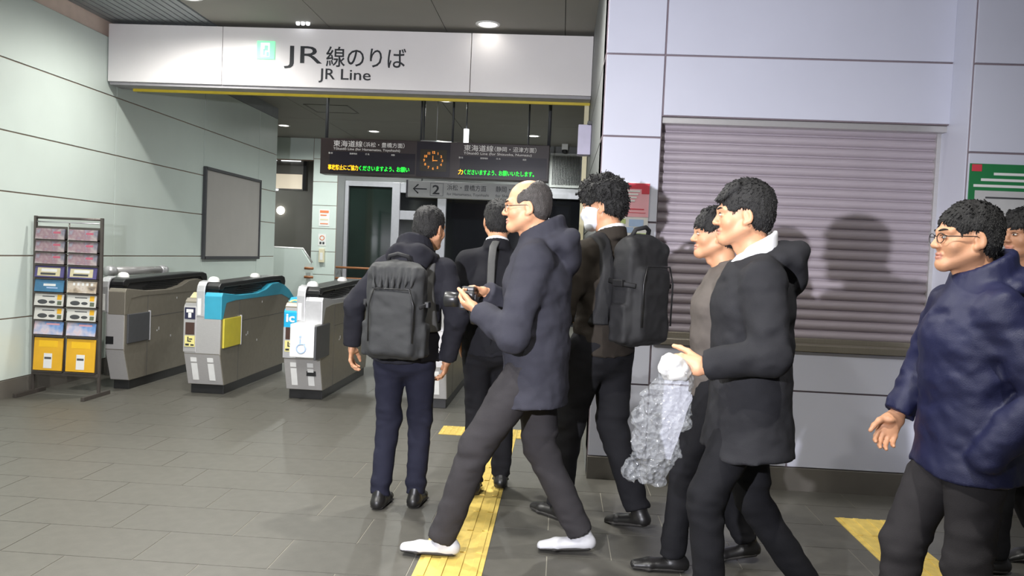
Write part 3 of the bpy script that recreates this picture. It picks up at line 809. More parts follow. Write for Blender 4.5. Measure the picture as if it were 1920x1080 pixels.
class Field:
    def __init__(s, lo, hi, h):
        s.lo = np.array(lo, float); s.h = h
        s.n = np.ceil((np.array(hi, float) - s.lo) / h).astype(int) + 1
        s.f = np.full(s.n, .5, np.float32)
        s.ax = [s.lo[k] + h * np.arange(s.n[k]) for k in range(3)]
    def block(s, lo, hi):
        a = np.clip(np.floor((np.array(lo) - s.lo) / s.h).astype(int), 0, s.n - 1)
        b = np.clip(np.ceil((np.array(hi) - s.lo) / s.h).astype(int) + 1, 0, s.n)
        sl = tuple(slice(int(a[k]), int(b[k])) for k in range(3))
        P = np.stack(np.meshgrid(*[s.ax[k][sl[k]] for k in range(3)], indexing='ij'), -1)
        return sl, P
    def union(s, fn, lo, hi, k=.02, sub=False):
        mg = k + 2.5 * s.h
        sl, P = s.block(np.array(lo) - mg, np.array(hi) + mg)
        if P.size == 0: return
        d = fn(P).astype(np.float32); a = s.f[sl]
        if sub:
            d = -d
            hh = np.clip(.5 - .5 * (a - d) / k, 0, 1)
            s.f[sl] = a * (1 - hh) + d * hh + k * hh * (1 - hh)
        else:
            hh = np.clip(.5 + .5 * (d - a) / k, 0, 1)
            s.f[sl] = d * (1 - hh) + a * hh - k * hh * (1 - hh)
    def seg(s, a, b, ra, rb, k=.02, side=(1, 0, 0), sub=False):
        """tapered limb; ra/rb number or (along side, across)"""
        a = np.array(a, float); b = np.array(b, float)
        ra = np.array(ra if np.ndim(ra) else (ra, ra), float); rb = np.array(rb if np.ndim(rb) else (rb, rb), float)
        ab = b - a; L = np.linalg.norm(ab) + 1e-9; w = ab / L
        u = np.array(side, float); u = u - w * u.dot(w)
        if np.linalg.norm(u) < 1e-3:
            u = np.array((0, 1., 0)); u = u - w * u.dot(w)
        u /= np.linalg.norm(u); v = np.cross(w, u)
        rm = max(ra.max(), rb.max())
        def fn(P):
            q = P - a; t = np.clip(q @ w / L, 0, 1)
            q = q - t[..., None] * ab
            rx = ra[0] + (rb[0] - ra[0]) * t; ry = ra[1] + (rb[1] - ra[1]) * t
            r = np.minimum(rx, ry)
            return (np.sqrt((q @ u / rx) ** 2 + (q @ v / ry) ** 2 + (q @ w / r) ** 2) - 1) * r
        s.union(fn, np.minimum(a, b) - rm, np.maximum(a, b) + rm, k, sub)
    def ell(s, c, r, k=.02, rot=None, sub=False):
        c = np.array(c, float); r = np.array(r, float); Rm = np.array(rot.to_matrix()) if rot else np.eye(3)
        rm = r.max() if rot else r
        def fn(P):
            q = (P - c) @ Rm
            return (np.sqrt(((q / r) ** 2).sum(-1)) - 1) * r.min()
        s.union(fn, c - rm, c + rm, k, sub)
    def rbox(s, c, hs, rad, k=.02, rot=None, sub=False):
        c = np.array(c, float); hs = np.array(hs, float); Rm = np.array(rot.to_matrix()) if rot else np.eye(3)
        rm = np.linalg.norm(hs)
        def fn(P):
            q = np.abs((P - c) @ Rm) - hs + rad
            return np.sqrt((np.maximum(q, 0) ** 2).sum(-1)) + np.minimum(q.max(-1), 0) - rad
        s.union(fn, c - rm, c + rm, k, sub)
    def cut(s, p, n, k=.004):
        """remove the half space on the n side of the plane through p"""
        n = np.array(n, float) / np.linalg.norm(n); p = np.array(p, float)
        P = np.stack(np.meshgrid(*s.ax, indexing='ij'), -1)
        d = ((P - p) @ n).astype(np.float32)
        s.f = np.maximum(s.f, d)
    def cut_limb(s, p, n, rad):
        """the same, only within rad of p"""
        p = np.array(p, float); n = np.array(n, float) / np.linalg.norm(n)
        sl, P = s.block(p - rad, p + rad)
        q = P - p
        m_ = (q ** 2).sum(-1) < rad * rad
        d = np.where(m_, q @ n, -1).astype(np.float32)
        s.f[sl] = np.maximum(s.f[sl], d)
    def folds(s, amp, freq, seed=0, zone=None):
        idx = np.argwhere(np.abs(s.f) < .03)
        if len(idx) == 0: return
        P = s.lo + idx * s.h
        d = vnoise(P * np.array(freq) + seed * 7.3 + .35 * np.sin(P[:, [2, 0, 1]] * 23)) + .5 * vnoise(P * np.array(freq) * 2.1 + seed * 3.1)
        a = amp if zone is None else amp * zone(P)
        s.f[idx[:, 0], idx[:, 1], idx[:, 2]] += (d * a).astype(np.float32)
    def surface(s):
        f = s.f.copy(); f[0] = f[-1] = .5; f[:, 0] = f[:, -1] = .5; f[:, :, 0] = f[:, :, -1] = .5
        ins = f < 0
        c = np.zeros(np.array(f.shape) - 1, np.int8)
        for i in (0, 1):
            for j in (0, 1):
                for k in (0, 1):
                    c += ins[i:f.shape[0] - 1 + i, j:f.shape[1] - 1 + j, k:f.shape[2] - 1 + k]
        act = np.argwhere((c > 0) & (c < 8))
        idm = np.full(c.shape, -1, np.int64); idm[act[:, 0], act[:, 1], act[:, 2]] = np.arange(len(act))
        acc = np.zeros((len(act), 3)); cnt = np.zeros(len(act))
        cor = np.array([(i, j, k) for i in (0, 1) for j in (0, 1) for k in (0, 1)])
        val = np.stack([f[act[:, 0] + o[0], act[:, 1] + o[1], act[:, 2] + o[2]] for o in cor], 1)
        for a in range(8):
            for b in range(a + 1, 8):
                if np.abs(cor[a] - cor[b]).sum() != 1: continue
                va, vb = val[:, a], val[:, b]; m_ = (va < 0) != (vb < 0)
                t = np.where(m_, va / np.where(m_, va - vb, 1), 0)
                acc += np.where(m_[:, None], cor[a] + t[:, None] * (cor[b] - cor[a]), 0); cnt += m_
        V = s.lo + s.h * (act + acc / cnt[:, None])
        Q = []
        for ax in range(3):
            sh_ = [slice(None)] * 3; s0 = list(sh_); s1 = list(sh_)
            s0[ax] = slice(0, -1); s1[ax] = slice(1, None)
            A = ins[tuple(s0)]; B = ins[tuple(s1)]
            e = np.argwhere(A != B); fl = A[e[:, 0], e[:, 1], e[:, 2]]
            o1, o2 = (ax + 1) % 3, (ax + 2) % 3
            def cell(d1, d2):
                q = e.copy(); q[:, o1] += d1; q[:, o2] += d2
                return idm[q[:, 0], q[:, 1], q[:, 2]]
            q = np.stack([cell(-1, -1), cell(0, -1), cell(0, 0), cell(-1, 0)], 1)
            q[~fl] = q[~fl][:, ::-1]
            Q.append(q)
        return V, np.concatenate(Q)

def np_mesh(name, V, Q, mats, midx=None, smooth=True):
    me = bpy.data.meshes.new(name)
    k = Q.shape[1]
    me.vertices.add(len(V)); me.vertices.foreach_set('co', np.asarray(V, np.float32).ravel())
    me.loops.add(Q.size); me.loops.foreach_set('vertex_index', Q.astype(np.int32).ravel())
    me.polygons.add(len(Q)); me.polygons.foreach_set('loop_start', np.arange(0, Q.size, k, dtype=np.int32))
    for mt in mats: me.materials.append(mt)
    if midx is not None: me.polygons.foreach_set('material_index', midx.astype(np.int32))
    if smooth: me.polygons.foreach_set('use_smooth', np.ones(len(Q), bool))
    me.update(calc_edges=True)
    me.validate()
    return me

def part(name, fld, mt, parent, shift=None):
    V, Q = fld.surface()
    if shift is not None: V = V + np.array(shift)
    return link(name, np_mesh(name, V, Q, [mt]), None, parent)

def cloth(name, rgb, rough=.85, var=.10):
    return mat(name, rgb, rough, 0, var, 9, .25, 420, spec=.15)
M_SKIN = mat('skin', (200, 148, 114), .5, 0, .05, 30, .05, 300)
M_SKIN2 = mat('skin_tan', (176, 128, 98), .5, 0, .05, 30, .05, 300)
M_LIP = mat('lips', (192, 132, 112), .5)
M_HAIR = mat('hair_black', (24, 23, 23), .68, 0, .3, 60, .5, 260)
M_HAIRG = mat('hair_greying', (62, 58, 56), .55, 0, .3, 60, .5, 260)
M_EYEW = mat('eye_white', (206, 200, 194), .3)
M_IRIS = mat('iris', (34, 26, 22), .2)
M_NAVYJ = cloth('jacket_black_navy', (36, 36, 42))
M_CHAR = cloth('jacket_charcoal', (52, 52, 60))
M_SUIT = cloth('suit_black', (32, 32, 36))
M_SUITB = cloth('suit_brown_black', (52, 47, 42))
M_GREYJ = cloth('jacket_grey_brown', (92, 86, 82))
M_COAT = cloth('coat_black', (40, 40, 43))
M_BLUEJ = mat('rain_jacket_navy', (27, 30, 62), .55, 0, .08, 9, .15, 300, spec=.4)
M_TROU = cloth('trousers_navy', (34, 35, 48))
M_TROG = cloth('trousers_grey', (52, 50, 52))
M_TROB = cloth('trousers_black', (30, 30, 33))
M_SHIRT = mat('shirt_white', (226, 226, 228), .7, 0, .02, 20)
M_SHOEB = mat('shoe_black', (26, 25, 25), .4, 0, .1, 20)
M_SHOEW = mat('shoe_white', (190, 190, 194), .5, 0, .05, 20)
M_SOLE = mat('shoe_sole', (44, 42, 40), .8)
M_MASK = mat('mask_white', (222, 224, 232), .75, 0, .03, 40)
M_PACK = mat('pack_grey', (44, 45, 46), .75, 0, .08, 12, .3, 500)
M_PACKB = mat('pack_black', (26, 26, 28), .7, 0, .1, 12, .3, 500)
M_STRAP = mat('strap_grey', (80, 80, 79), .7, 0, .08, 30, .3, 600)

def v3(*a): return np.array(a, float)

def hand_field(wr, d, n, thumb, curl, sc):
    """palm, four jointed fingers and a thumb; d points to the fingers, n out of the palm, thumb to the thumb side"""
    d = np.array(d, float); d /= np.linalg.norm(d)
    n = np.array(n, float); n -= d * n.dot(d); n /= np.linalg.norm(n)
    t = np.array(thumb, float); t -= d * t.dot(d) + n * t.dot(n); t /= np.linalg.norm(t)
    wr = np.array(wr, float)
    F = Field(wr - .17 * sc, wr + .17 * sc, .0036)
    P = lambda a, b, c: wr + sc * (d * a + t * b + n * c)
    F.seg(P(-.05, 0, 0), P(.012, 0, 0), (.028 * sc, .021 * sc), (.029 * sc, .019 * sc), .012, t)
    F.seg(P(.01, 0, 0), P(.078, .002, 0), (.032 * sc, .015 * sc), (.041 * sc, .013 * sc), .014, t)
    F.ell(P(.03, .022, .010), np.array((.026, .026, .016)) * sc, .012)
    ln = [.074, .083, .077, .060]; off = [.031, .0105, -.0105, -.030]
    for i in range(4):
        p = P(.083 - (.006 if i in (0,) else .012 if i == 3 else 0), off[i], .0)
        ang = curl[0] * (1 + .08 * i)
        seg = np.array([.45, .31, .26]) * ln[i] * sc
        rad = np.array([.0098, .0088, .0080, .0068]) * sc
        fan = t * (off[i] * .9)
        for j in range(3):
            dd = d * math.cos(ang) + n * math.sin(ang) + fan * math.cos(ang); dd /= np.linalg.norm(dd)
            q = p + dd * seg[j]
            F.seg(p, q, rad[j], rad[j + 1], .005)
            p = q; ang += curl[1]
    p = P(.022, .030, .008)
    ang = curl[2]
    for j, (L_, ra, rb) in enumerate(((.040, .0135, .0115), (.032, .0110, .0098), (.026, .0098, .0080))):
        dd = d * math.cos(.62 - .22 * j) + (t * math.cos(ang) + n * math.sin(ang)) * math.sin(.75 - .2 * j); dd /= np.linalg.norm(dd)
        q = p + dd * L_ * sc
        F.seg(p, q, ra * sc, rb * sc, .007)
        p = q; ang += .2
    return F

HEADC = None
def head_field(neckv):
    """head in its own frame: centre between the ears, +y the face, z up; neckv: base of the neck in this frame"""
    F = Field((-.125, -.17, -.27), (.125, .15, .15), .0035)
    F.ell((0, -.014, .036), (.0745, .094, .084), .02)
    F.ell((0, .022, -.030), (.0615, .066, .080), .03)
    for s in (-1, 1):
        F.seg((s * .054, -.006, -.052), (s * .012, .066, -.092), .021, .020, .022)
        F.ell((s * .040, .056, -.028), (.024, .022, .024), .02)
        F.seg((s * .046, .068, .020), (s * .006, .084, .018), .011, .012, .015)
        F.ell((s * .031, .098, .000), (.016, .018, .009), .010, sub=True)
        F.ell((s * .031, .079, -.001), (.0145, .011, .0085), .004)
    F.ell((0, .072, -.092), (.022, .018, .018), .02)
    F.seg((0, .086, .006), (0, .103, -.028), .0075, .0115, .010)
    for s in (-1, 1): F.ell((s * .0125, .094, -.032), (.0085, .010, .0075), .006)
    F.seg((-.019, .082, -.058), (.019, .082, -.058), .0065, .0065, .006); F.ell((0, .089, -.057), (.014, .007, .0055), .006)
    F.ell((0, .088, -.069), (.017, .008, .0065), .006)
    F.seg((-.024, .091, -.0630), (.024, .091, -.0630), .0022, .0022, .002, sub=True)
    for s in (-1, 1):
        rot = Euler((R(-12), 0, R(s * 18)))
        F.ell((s * .078, -.012, -.008), (.0085, .019, .031), .006, rot)
        F.ell((s * .086, -.008, -.006), (.006, .010, .018), .004, rot, sub=True)
        F.ell((s * .074, -.002, -.034), (.008, .009, .010), .006)
    nb_ = np.array(neckv, float)
    F.seg((0, -.030, -.045), nb_, (.053, .056), (.060, .060), .025)
    F.ell((0, .02, -.125), (.012, .014, .018), .02)
    return F

def hair_field(style):
    F = Field((-.14, -.17, -.13), (.14, .18, .19), .004)
    fl = {'short': (.0, .0), 'fluffy': (.016, .022), 'bangs': (.006, .008), 'bald': (-.001, -.004), 'quiff': (.004, .010)}[style]
    g, up = fl
    F.ell((0, -.016, .040), (.083 + g, .103 + g * .8, .092 + up), .02)
    F.ell((0, -.055, -.022), (.068 + g * .6, .055 + g * .6, .055), .03)
    if style == 'fluffy':
        for k in range(26):
            a = random.uniform(0, 6.28); e = random.uniform(.05, 1.3)
            c = v3(.088 * math.cos(a) * math.cos(e), -.012 + .105 * math.sin(a) * math.cos(e), .045 + .095 * math.sin(e))
            F.ell(c, (.03, .03, .026), .012)
    # face, ears, neck line
    F.ell((0, .125, -.055), (.070 + g * .3, .100, .118 - (.010 if style in ('bangs', 'fluffy') else 0)), .010, sub=True)
    for s in (-1, 1):
        F.seg((s * .12, .004, -.016), (s * .05, .004, -.016), (.032, .038), (.030, .036), .006, (0, 1, 0), sub=True)
        F.seg((s * .10, .05, -.10), (s * .05, .05, -.04), .055, .05, .01, sub=True)
    F.cut((0, -.06, -.060), (0, .42, -1))
    if style == 'bald':
        F.ell((0, .075, .115), (.088, .118, .086), .02, sub=True)
        F.ell((0, .11, .05), (.10, .075, .10), .02, sub=True)
    if style in ('bangs', 'fluffy', 'quiff'):
        n = 11
        for k in range(n):
            x = -.058 + .116 * k / (n - 1)
            yy = .082 - 5.5 * x * x
            drop = random.uniform(.012, .03) if style != 'quiff' else -.006
            F.seg((x, yy - .035, .098 + up * .5), (x + random.uniform(-.008, .008), yy + .010, .058 - drop), .019, .007, .010)
    st = {'fluffy': .012, 'bald': .003}.get(style, .005)
    F.folds(st, (50, 50, 16), 2); F.folds(st * .6, (110, 110, 30), 5)
    return F

def tufts(V, Q, count, ln, style, rng):
    """short tapering locks standing slightly off the hair surface"""
    c = V[Q].mean(1)
    nrm = np.cross(V[Q[:, 2]] - V[Q[:, 0]], V[Q[:, 3]] - V[Q[:, 1]])
    nrm /= np.linalg.norm(nrm, axis=1)[:, None] + 1e-9
    out = c - v3(0, -.015, .02)
    ok = np.where((nrm * out).sum(1) > .2 * np.linalg.norm(out, axis=1))[0]
    pick = rng.choice(ok, min(count, len(ok)), replace=False)
    vs_, fs = [], []
    for i in pick:
        n = nrm[i]; p = c[i] - n * .004
        if style == 'fluffy': comb = v3(c[i][0] * 2.5, (c[i][1] + .03) * 3.0, -.35) + rng.normal(0, .35, 3)
        else: comb = v3(c[i][0] * 3, 1.0 if c[i][2] > .07 else .15, -1.0) + rng.normal(0, .12, 3)
        comb -= n * comb.dot(n); comb /= np.linalg.norm(comb) + 1e-9
        lift = .40 if style == 'fluffy' else .02
        tip = p + comb * ln * rng.uniform(.7, 1.3) + n * (ln * lift * rng.uniform(.6, 1.4) + .0015)
        s = np.cross(comb, n); b = len(vs_)
        w = rng.uniform(.0018, .0034)
        mid = (p + tip) / 2 + n * .0025
        vs_ += [p + s * w, p - s * w, p + n * w * 1.2, mid + s * w * .8, mid - s * w * .8, mid + n * w, tip]
        fs += [(b, b + 2, b + 5, b + 3), (b + 2, b + 1, b + 4, b + 5), (b + 3, b + 5, b + 6, b + 6), (b + 5, b + 4, b + 6, b + 6), (b + 1, b, b + 3, b + 4)]
    return np.array(vs_), np.array(fs)

def person(loc, heading, S, label, pose, wear):
    rng = np.random.RandomState(int(abs(loc[0] * 1000)) + 5)
    o = empty('person', (loc[0], loc[1], loc[2] if len(loc) > 2 else 0), R(heading), label, 'person')
    o.scale = (S, S, S)
    skin = wear.get('skin', M_SKIN)
    ch = v3(pose.get('chest', (0, 0))[0], pose.get('chest', (0, 0))[1], 0)      # sideways/forward offset of the shoulders
    hd = v3(*pose.get('head', (0, .02)), 0)
    pel = v3(0, 0, .92)
    def sp_at(z):                                                              # spine offset at height z
        t = min(1, max(0, (z - .92) / .48)); return ch * t * t
    J = {}
    for s, n in ((-1, 'L'), (1, 'R')):
        J['sh' + n] = v3(s * .172, -.012, 1.368) + ch
        J['el' + n] = v3(*pose.get('el' + n, (s * .25, -.03, 1.12)))
        J['wr' + n] = v3(*pose.get('wr' + n, (s * .24, .05, .88)))
        J['hip' + n] = v3(s * .088, 0, .90)
        J['kn' + n] = v3(*pose.get('kn' + n, (s * .09, .02, .49)))
        J['an' + n] = v3(*pose.get('an' + n, (s * .09, -.02, .085)))
    neck = v3(0, -.015, 1.455) + ch
    headc = v3(0, .012, 1.605) + v3(ch[0], ch[1], 0) + hd * v3(1, 1, 0)
    rot = Euler((R(pose.get('pitch', 0)), R(pose.get('tilt', 0)), R(pose.get('yaw', 0))))
    Rm = np.array(rot.to_matrix())
    # ---- skin: head and neck, hands and the coarse figure under the clothes, joined as one body
    Vs, Qs, Ms, nv = [], [], [], 0
    hf = head_field(Rm.T @ (neck - v3(0, 0, .03) - headc))
    V, Q = hf.surface(); Vh = V.copy()
    cc = V[Q].mean(1)
    lips = ((np.abs(cc[:, 0]) < .024) & (cc[:, 2] < -.052) & (cc[:, 2] > -.077) & (cc[:, 1] > .084)).astype(int)
    Vs.append(V @ Rm.T + headc); Qs.append(Q); Ms.append(lips); nv += len(V)
    for s, n in ((-1, 'L'), (1, 'R')):
        if n in pose.get('nohand', ''): continue
        fd = J['wr' + n] - J['el' + n]; fd /= np.linalg.norm(fd)
        d = pose.get('hd' + n, tuple(fd)); pn = pose.get('pn' + n, (-s, .15, 0)); th = pose.get('th' + n, (0, 1, .1))
        hf2 = hand_field(J['wr' + n] + fd * .012, d, pn, th, pose.get('curl' + n, (.35, .42, .6)), 1.0)
        V, Q = hf2.surface()
        Vs.append(V); Qs.append(Q + nv); Ms.append(np.zeros(len(Q), int)); nv += len(V)
    core = Field((-.5, -.6, 0), (.5, .7, 1.5), .022)
    core.seg(pel, v3(0, 0, 1.15) + sp_at(1.15), (.13, .09), (.14, .09), .05); core.seg(v3(0, 0, 1.15) + sp_at(1.15), neck - v3(0, 0, .06), (.14, .09), (.09, .06), .05)
    core.seg(neck - v3(0, 0, .08), neck + v3(0, 0, .03), .05, .05, .04)
    for n in 'LR':
        core.seg(neck - v3(0, 0, .06), J['sh' + n], .05, .05, .04); core.seg(J['sh' + n], J['el' + n], .045, .038, .03); core.seg(J['el' + n], J['wr' + n], .037, .028, .03)
        core.seg(J['hip' + n], J['kn' + n], .075, .05, .04); core.seg(J['kn' + n], J['an' + n], .05, .035, .03)
    V, Q = core.surface(); Vs.append(V); Qs.append(Q + nv); Ms.append(np.zeros(len(Q), int))
    link('body', np_mesh('body', np.concatenate(Vs), np.concatenate(Qs), [skin, M_LIP], np.concatenate(Ms)), None, o)
    # ---- face details and hair live in the head frame
    def HT(me):
        me.transform(Matrix.Translation(headc) @ rot.to_matrix().to_4x4()); return me
    def sy(x, z, r=.006):
        q = Vh[(np.abs(Vh[:, 0] - x) < r) & (np.abs(Vh[:, 2] - z) < r)]
        return q[:, 1].max() if len(q) else .08
    if wear.get('face', True):
        for s in (-1, 1):
            ey = sy(s * .031, 0)
            bm = bmesh.new(); bmesh.ops.create_uvsphere(bm, u_segments=16, v_segments=10, radius=1)
            for v in bm.verts: v.co = Vector((s * .031 + v.co.x * .0135, ey - .004 + v.co.y * .0062, -.001 + v.co.z * .0052))
            for f in bm.faces:
                c = f.calc_center_median()
                f.material_index = 1 if abs(c.x - s * .031) < .0058 and c.y > ey - .003 else 0
            me = bm_mesh(bm, 'eye', True); me.materials.append(M_EYEW); me.materials.append(M_IRIS)
            link('eye', HT(me), None, o)
            lid = [(s * (.031 + q), sy(s * (.031 + q), .005, .004) + .0008, .0045 + .0035 * math.cos(q / .016 * 1.5)) for q in np.linspace(-.015, .017, 7)]
            link('eyelid', HT(tube_mesh('eyelid', lid, [.0008, .0014, .0016, .0016, .0016, .0014, .0008], 6)), M_IRIS, o)
            br = [(s * q, sy(s * q, .022, .005) + .0005, .021 + .005 * math.sin((q - .013) / .037 * 2.4)) for q in np.linspace(.013, .05, 8)]
            link('eyebrow', HT(tube_mesh('eyebrow', br, [.0014, .003, .0036, .0036, .0034, .003, .0022, .001], 6)), M_HAIR, o)
    if wear.get('glasses'):
        pts = []
        g = []
        for s in (-1, 1):
            g.append([(s * .034 + .025 * math.cos(a), .099 - .10 * abs(.025 * math.cos(a) + .0) * (1 if s * math.cos(a) > 0 else 0), -.004 + .017 * math.sin(a)) for a in np.linspace(0, 2 * math.pi, 20, endpoint=False)])
        fr = link('glasses', HT(tube_mesh('glasses', g[0], .0013, 6, closed=True)), M_BLACK, o)
        link('rim', HT(tube_mesh('rim', g[1], .0013, 6, closed=True)), M_BLACK, fr)
        link('bridge', HT(tube_mesh('bridge', [(-.010, .100, .002), (0, .103, .004), (.010, .100, .002)], .0013, 6)), M_BLACK, fr)
        for s in (-1, 1):
            link('temple', HT(tube_mesh('temple', [(s * .059, .096, .002), (s * .072, .06, .003), (s * .079, .0, .004), (s * .079, -.02, -.008)], .0016, 6)), M_BLACK, fr)
    if wear.get('mask'):
        mk = Field((-.10, -.06, -.13), (.10, .14, .02), .004)
        mk.f = np.full(mk.n, .5, np.float32)
        mk.ell((0, .022, -.030), (.0675, .072, .086), .03); mk.ell((0, .072, -.090), (.028, .024, .024), .02); mk.seg((0, .080, -.020), (0, .096, -.040), .014, .018, .035)
        for s in (-1, 1):
            mk.seg((s * .054, -.006, -.052), (s * .012, .066, -.092), .026, .025, .022); mk.ell((s * .040, .056, -.028), (.029, .027, .029), .02)
        mk.cut((0, 0, -.016), (0, -.25, 1)); mk.cut((0, .012, 0), (0, -1, -.12))
        V, Q = mk.surface(); me = np_mesh('face_mask', V, Q, [M_MASK]); mo = link('face_mask', HT(me), None, o)
        for s in (-1, 1):
            link('ear_loop', HT(tube_mesh('ear_loop', [(s * .062, .02, -.035), (s * .076, .0, -.012), (s * .080, -.02, .004), (s * .080, -.032, -.012), (s * .074, -.01, -.045), (s * .06, .02, -.07)], .0018, 6)), M_MASK, mo)
    hs = wear.get('hair', 'short')
    hfld = hair_field(hs); V, Q = hfld.surface()
    tv, tf = tufts(V, Q, {'fluffy': 1500, 'bald': 700}.get(hs, 1800), .030 if hs != 'bald' else .014, hs, rng)
    me = np_mesh('hair', np.concatenate([V, tv]), np.concatenate([Q, tf + len(V)]), [wear.get('hair_m', M_HAIR)])
    link('hair', HT(me), None, o)
    # ---- trousers
    tm = wear['trousers']; lw = wear.get('leg', 1.0)
    T = Field((-.33, -.62, .02), (.33, .66, 1.02), .0095)
    T.seg((0, -.005, .96), (0, -.01, .86), (.155, .105), (.165, .118), .03)
    for n in 'LR':
        T.seg(J['hip' + n], J['kn' + n], .094 * lw, .070 * lw, .035); T.seg(J['kn' + n], J['an' + n], .068 * lw, .056 * lw, .02)
        k_ = J['an' + n] - J['kn' + n]; k_ /= np.linalg.norm(k_)
        T.cut_limb(J['an' + n] + k_ * .015, k_, .14)
    def tz(P): return .5 + 1.0 * np.exp(-((P[:, 2] - .48) / .10) ** 2) + .9 * np.exp(-((P[:, 2] - .13) / .08) ** 2) + .6 * np.exp(-((P[:, 2] - .8) / .07) ** 2)
    T.folds(.012, (9, 9, 22), 3, tz)
    part('trousers', T, tm, o)
    # ---- shoes
    for n in 'LR':
        an = J['an' + n]; kn = J['kn' + n]
        lift = max(0, an[2] - .085); yaw_ = 0
        pit = min(.9, lift * 5.5)
        heel = an + v3(0, -.05, -.075 + .0 * lift)
        toe_d = v3(0, math.cos(pit), -math.sin(pit)); upd = v3(0, math.sin(pit), math.cos(pit))
        if lift == 0: heel[2] = .012
        SF = Field(an - .26, an + .30, .006)
        a_ = heel + upd * .022; b_ = heel + toe_d * .155 + upd * .016; c_ = heel + toe_d * .225 + upd * .010
        SF.seg(a_, b_, (.036, .034), (.044, .028), .012); SF.seg(b_, c_, (.044, .028), (.034, .020), .012)
        SF.seg(heel + toe_d * .02 + upd * .03, an + v3(0, -.005, .02), (.038, .042), (.040, .044), .02)
        SF.cut(heel - upd * .000, -upd)
        so = part('shoe', SF, wear.get('shoe', M_SHOEB), o)
        SO = Field(an - .26, an + .30, .006)
        SO.seg(heel + upd * .004, heel + toe_d * .16 + upd * .004, (.039, .014), (.046, .014), .01); SO.seg(heel + toe_d * .16 + upd * .004, heel + toe_d * .23 + upd * .004, (.046, .014), (.034, .012), .01)
        SO.cut(heel - upd * .012, -upd)
        part('sole', SO, wear.get('sole', M_SOLE), so)
    # ---- upper garment
    jm = wear['jacket']; pf = wear.get('puff', 0.0); hem = wear.get('hem', .80)
    def torso_into(Fd, ex=0.0):
        zs = [(hem - .03, .178 + wear.get('flare', .0), .122 + wear.get('flare', .0) * .6), (.96, .168, .118), (1.12, .172, .120), (1.26, .178, .122), (1.345, .145, .092)]
        for (za, xa, ya), (zb, xb, yb) in zip(zs[:-1], zs[1:]):
            pa = v3(0, -.005, za) + sp_at(za); pb_ = v3(0, -.008, zb) + sp_at(zb)
            Fd.seg(pa, pb_, (xa + pf + ex, ya + pf + ex), (xb + pf + ex, yb + pf + ex), .03)
        for n in 'LR':
            Fd.seg(neck - v3(0, .005, .030), J['sh' + n] - v3(0, 0, .004), .050 + pf * .4 + ex, .056 + pf * .5 + ex, .04)
    lo = np.minimum.reduce([J['elL'], J['wrL'], J['elR'], J['wrR'], v3(-.3, -.3, hem)]) - .09
    hi = np.maximum.reduce([J['elL'], J['wrL'], J['elR'], J['wrR'], v3(.3, .24, 1.60)]) + .09
    U = Field(lo, hi, .009)
    torso_into(U)
    for n in 'LR':
        pass
    zb = np.array([hem])
    def jz(P):
        e = 0
        for n in 'LR': e = e + 1.5 * np.exp(-((P - J['el' + n]) ** 2).sum(1) / .012) + .8 * np.exp(-((P - J['sh' + n]) ** 2).sum(1) / .015) + .6 * np.exp(-((P - J['wr' + n]) ** 2).sum(1) / .008)
        return .75 + e
    # hem: cut level first, then the sleeves
    P = np.stack(np.meshgrid(*U.ax, indexing='ij'), -1)
    U.f = np.maximum(U.f, (hem - P[..., 2] + .010 * np.sin(P[..., 0] * 14 + P[..., 1] * 9)).astype(np.float32))
    for n in 'LR':
        U.seg(J['sh' + n], J['el' + n], .061 + pf * .6, .054 + pf * .7, .03); U.seg(J['el' + n], J['wr' + n], .054 + pf * .7, .043 + pf * .5, .015)
        fd = J['wr' + n] - J['el' + n]; fd /= np.linalg.norm(fd)
        Us = Field(J['wr' + n] - .1, J['wr' + n] + .1, .02)
        if n not in pose.get('nohand', ''):
            wr_ = J['wr' + n]; sl_, Pq = U.block(wr_ - .09, wr_ + .09); q = Pq - wr_
            ax_ = q @ fd; rad_ = np.sqrt(np.maximum((q ** 2).sum(-1) - ax_ ** 2, 0))
            U.f[sl_] = np.where((rad_ < .048 + pf * .5) & (ax_ > -.03), np.maximum(U.f[sl_], ax_), U.f[sl_]).astype(np.float32)
    if wear.get('vent'):
        U.rbox((0, -.16, hem + .05), (.004, .08, .10), .003, .006, sub=True)
    U.folds(wear.get('fold', .011), (11, 11, 17), 1, jz); U.folds(wear.get('fold', .011) * .4, (26, 26, 34), 4)
    col = wear.get('collar', 'suit')
    nk = neck
    if col in ('hood', 'highhood'):
        up_ = wear.get('hood_up', .055 if col == 'hood' else .09)
        for a in np.linspace(0, 2 * math.pi, 22, endpoint=False):
            fr_ = math.sin(a)
            if col == 'hood' and fr_ > .75: continue
            c = nk + v3(.098 * math.cos(a), -.016 + .098 * fr_, -.030 - .045 * max(0, fr_))
            c2 = nk + v3(.086 * math.cos(a), -.014 + .084 * fr_, up_ - .03 - .045 * fr_)
            U.seg(c, c2, .028, .017, .012)
        U.ell(nk + v3(0, -.125, -.015), (.135, .060, .075), .025); U.ell(nk + v3(0, -.150, -.075), (.100, .050, .080), .025)
        for s_ in (-1, 1): U.seg(nk + v3(s_ * .115, -.07, -.015), nk + v3(s_ * .06, -.15, .02), .034, .04, .02)
        U.folds(.010, (20, 20, 30), 9, lambda P_: np.exp(-((P_ - (nk + v3(0, -.08, .0))) ** 2).sum(1) / .02))
    else:
        for a in np.linspace(0, 2 * math.pi, 20, endpoint=False):
            if math.sin(a) > .6: continue
            c = nk + v3(.070 * math.cos(a), -.008 + .070 * math.sin(a), -.03 - .03 * math.sin(a))
            c2 = nk + v3(.067 * math.cos(a), -.008 + .066 * math.sin(a), .022 - .02 * math.sin(a))
            U.seg(c, c2, .016, .011, .012)
    if wear.get('low_neck'):
        U.ell(nk + v3(0, .035, .030), (.115, .10, .062), .012, sub=True)
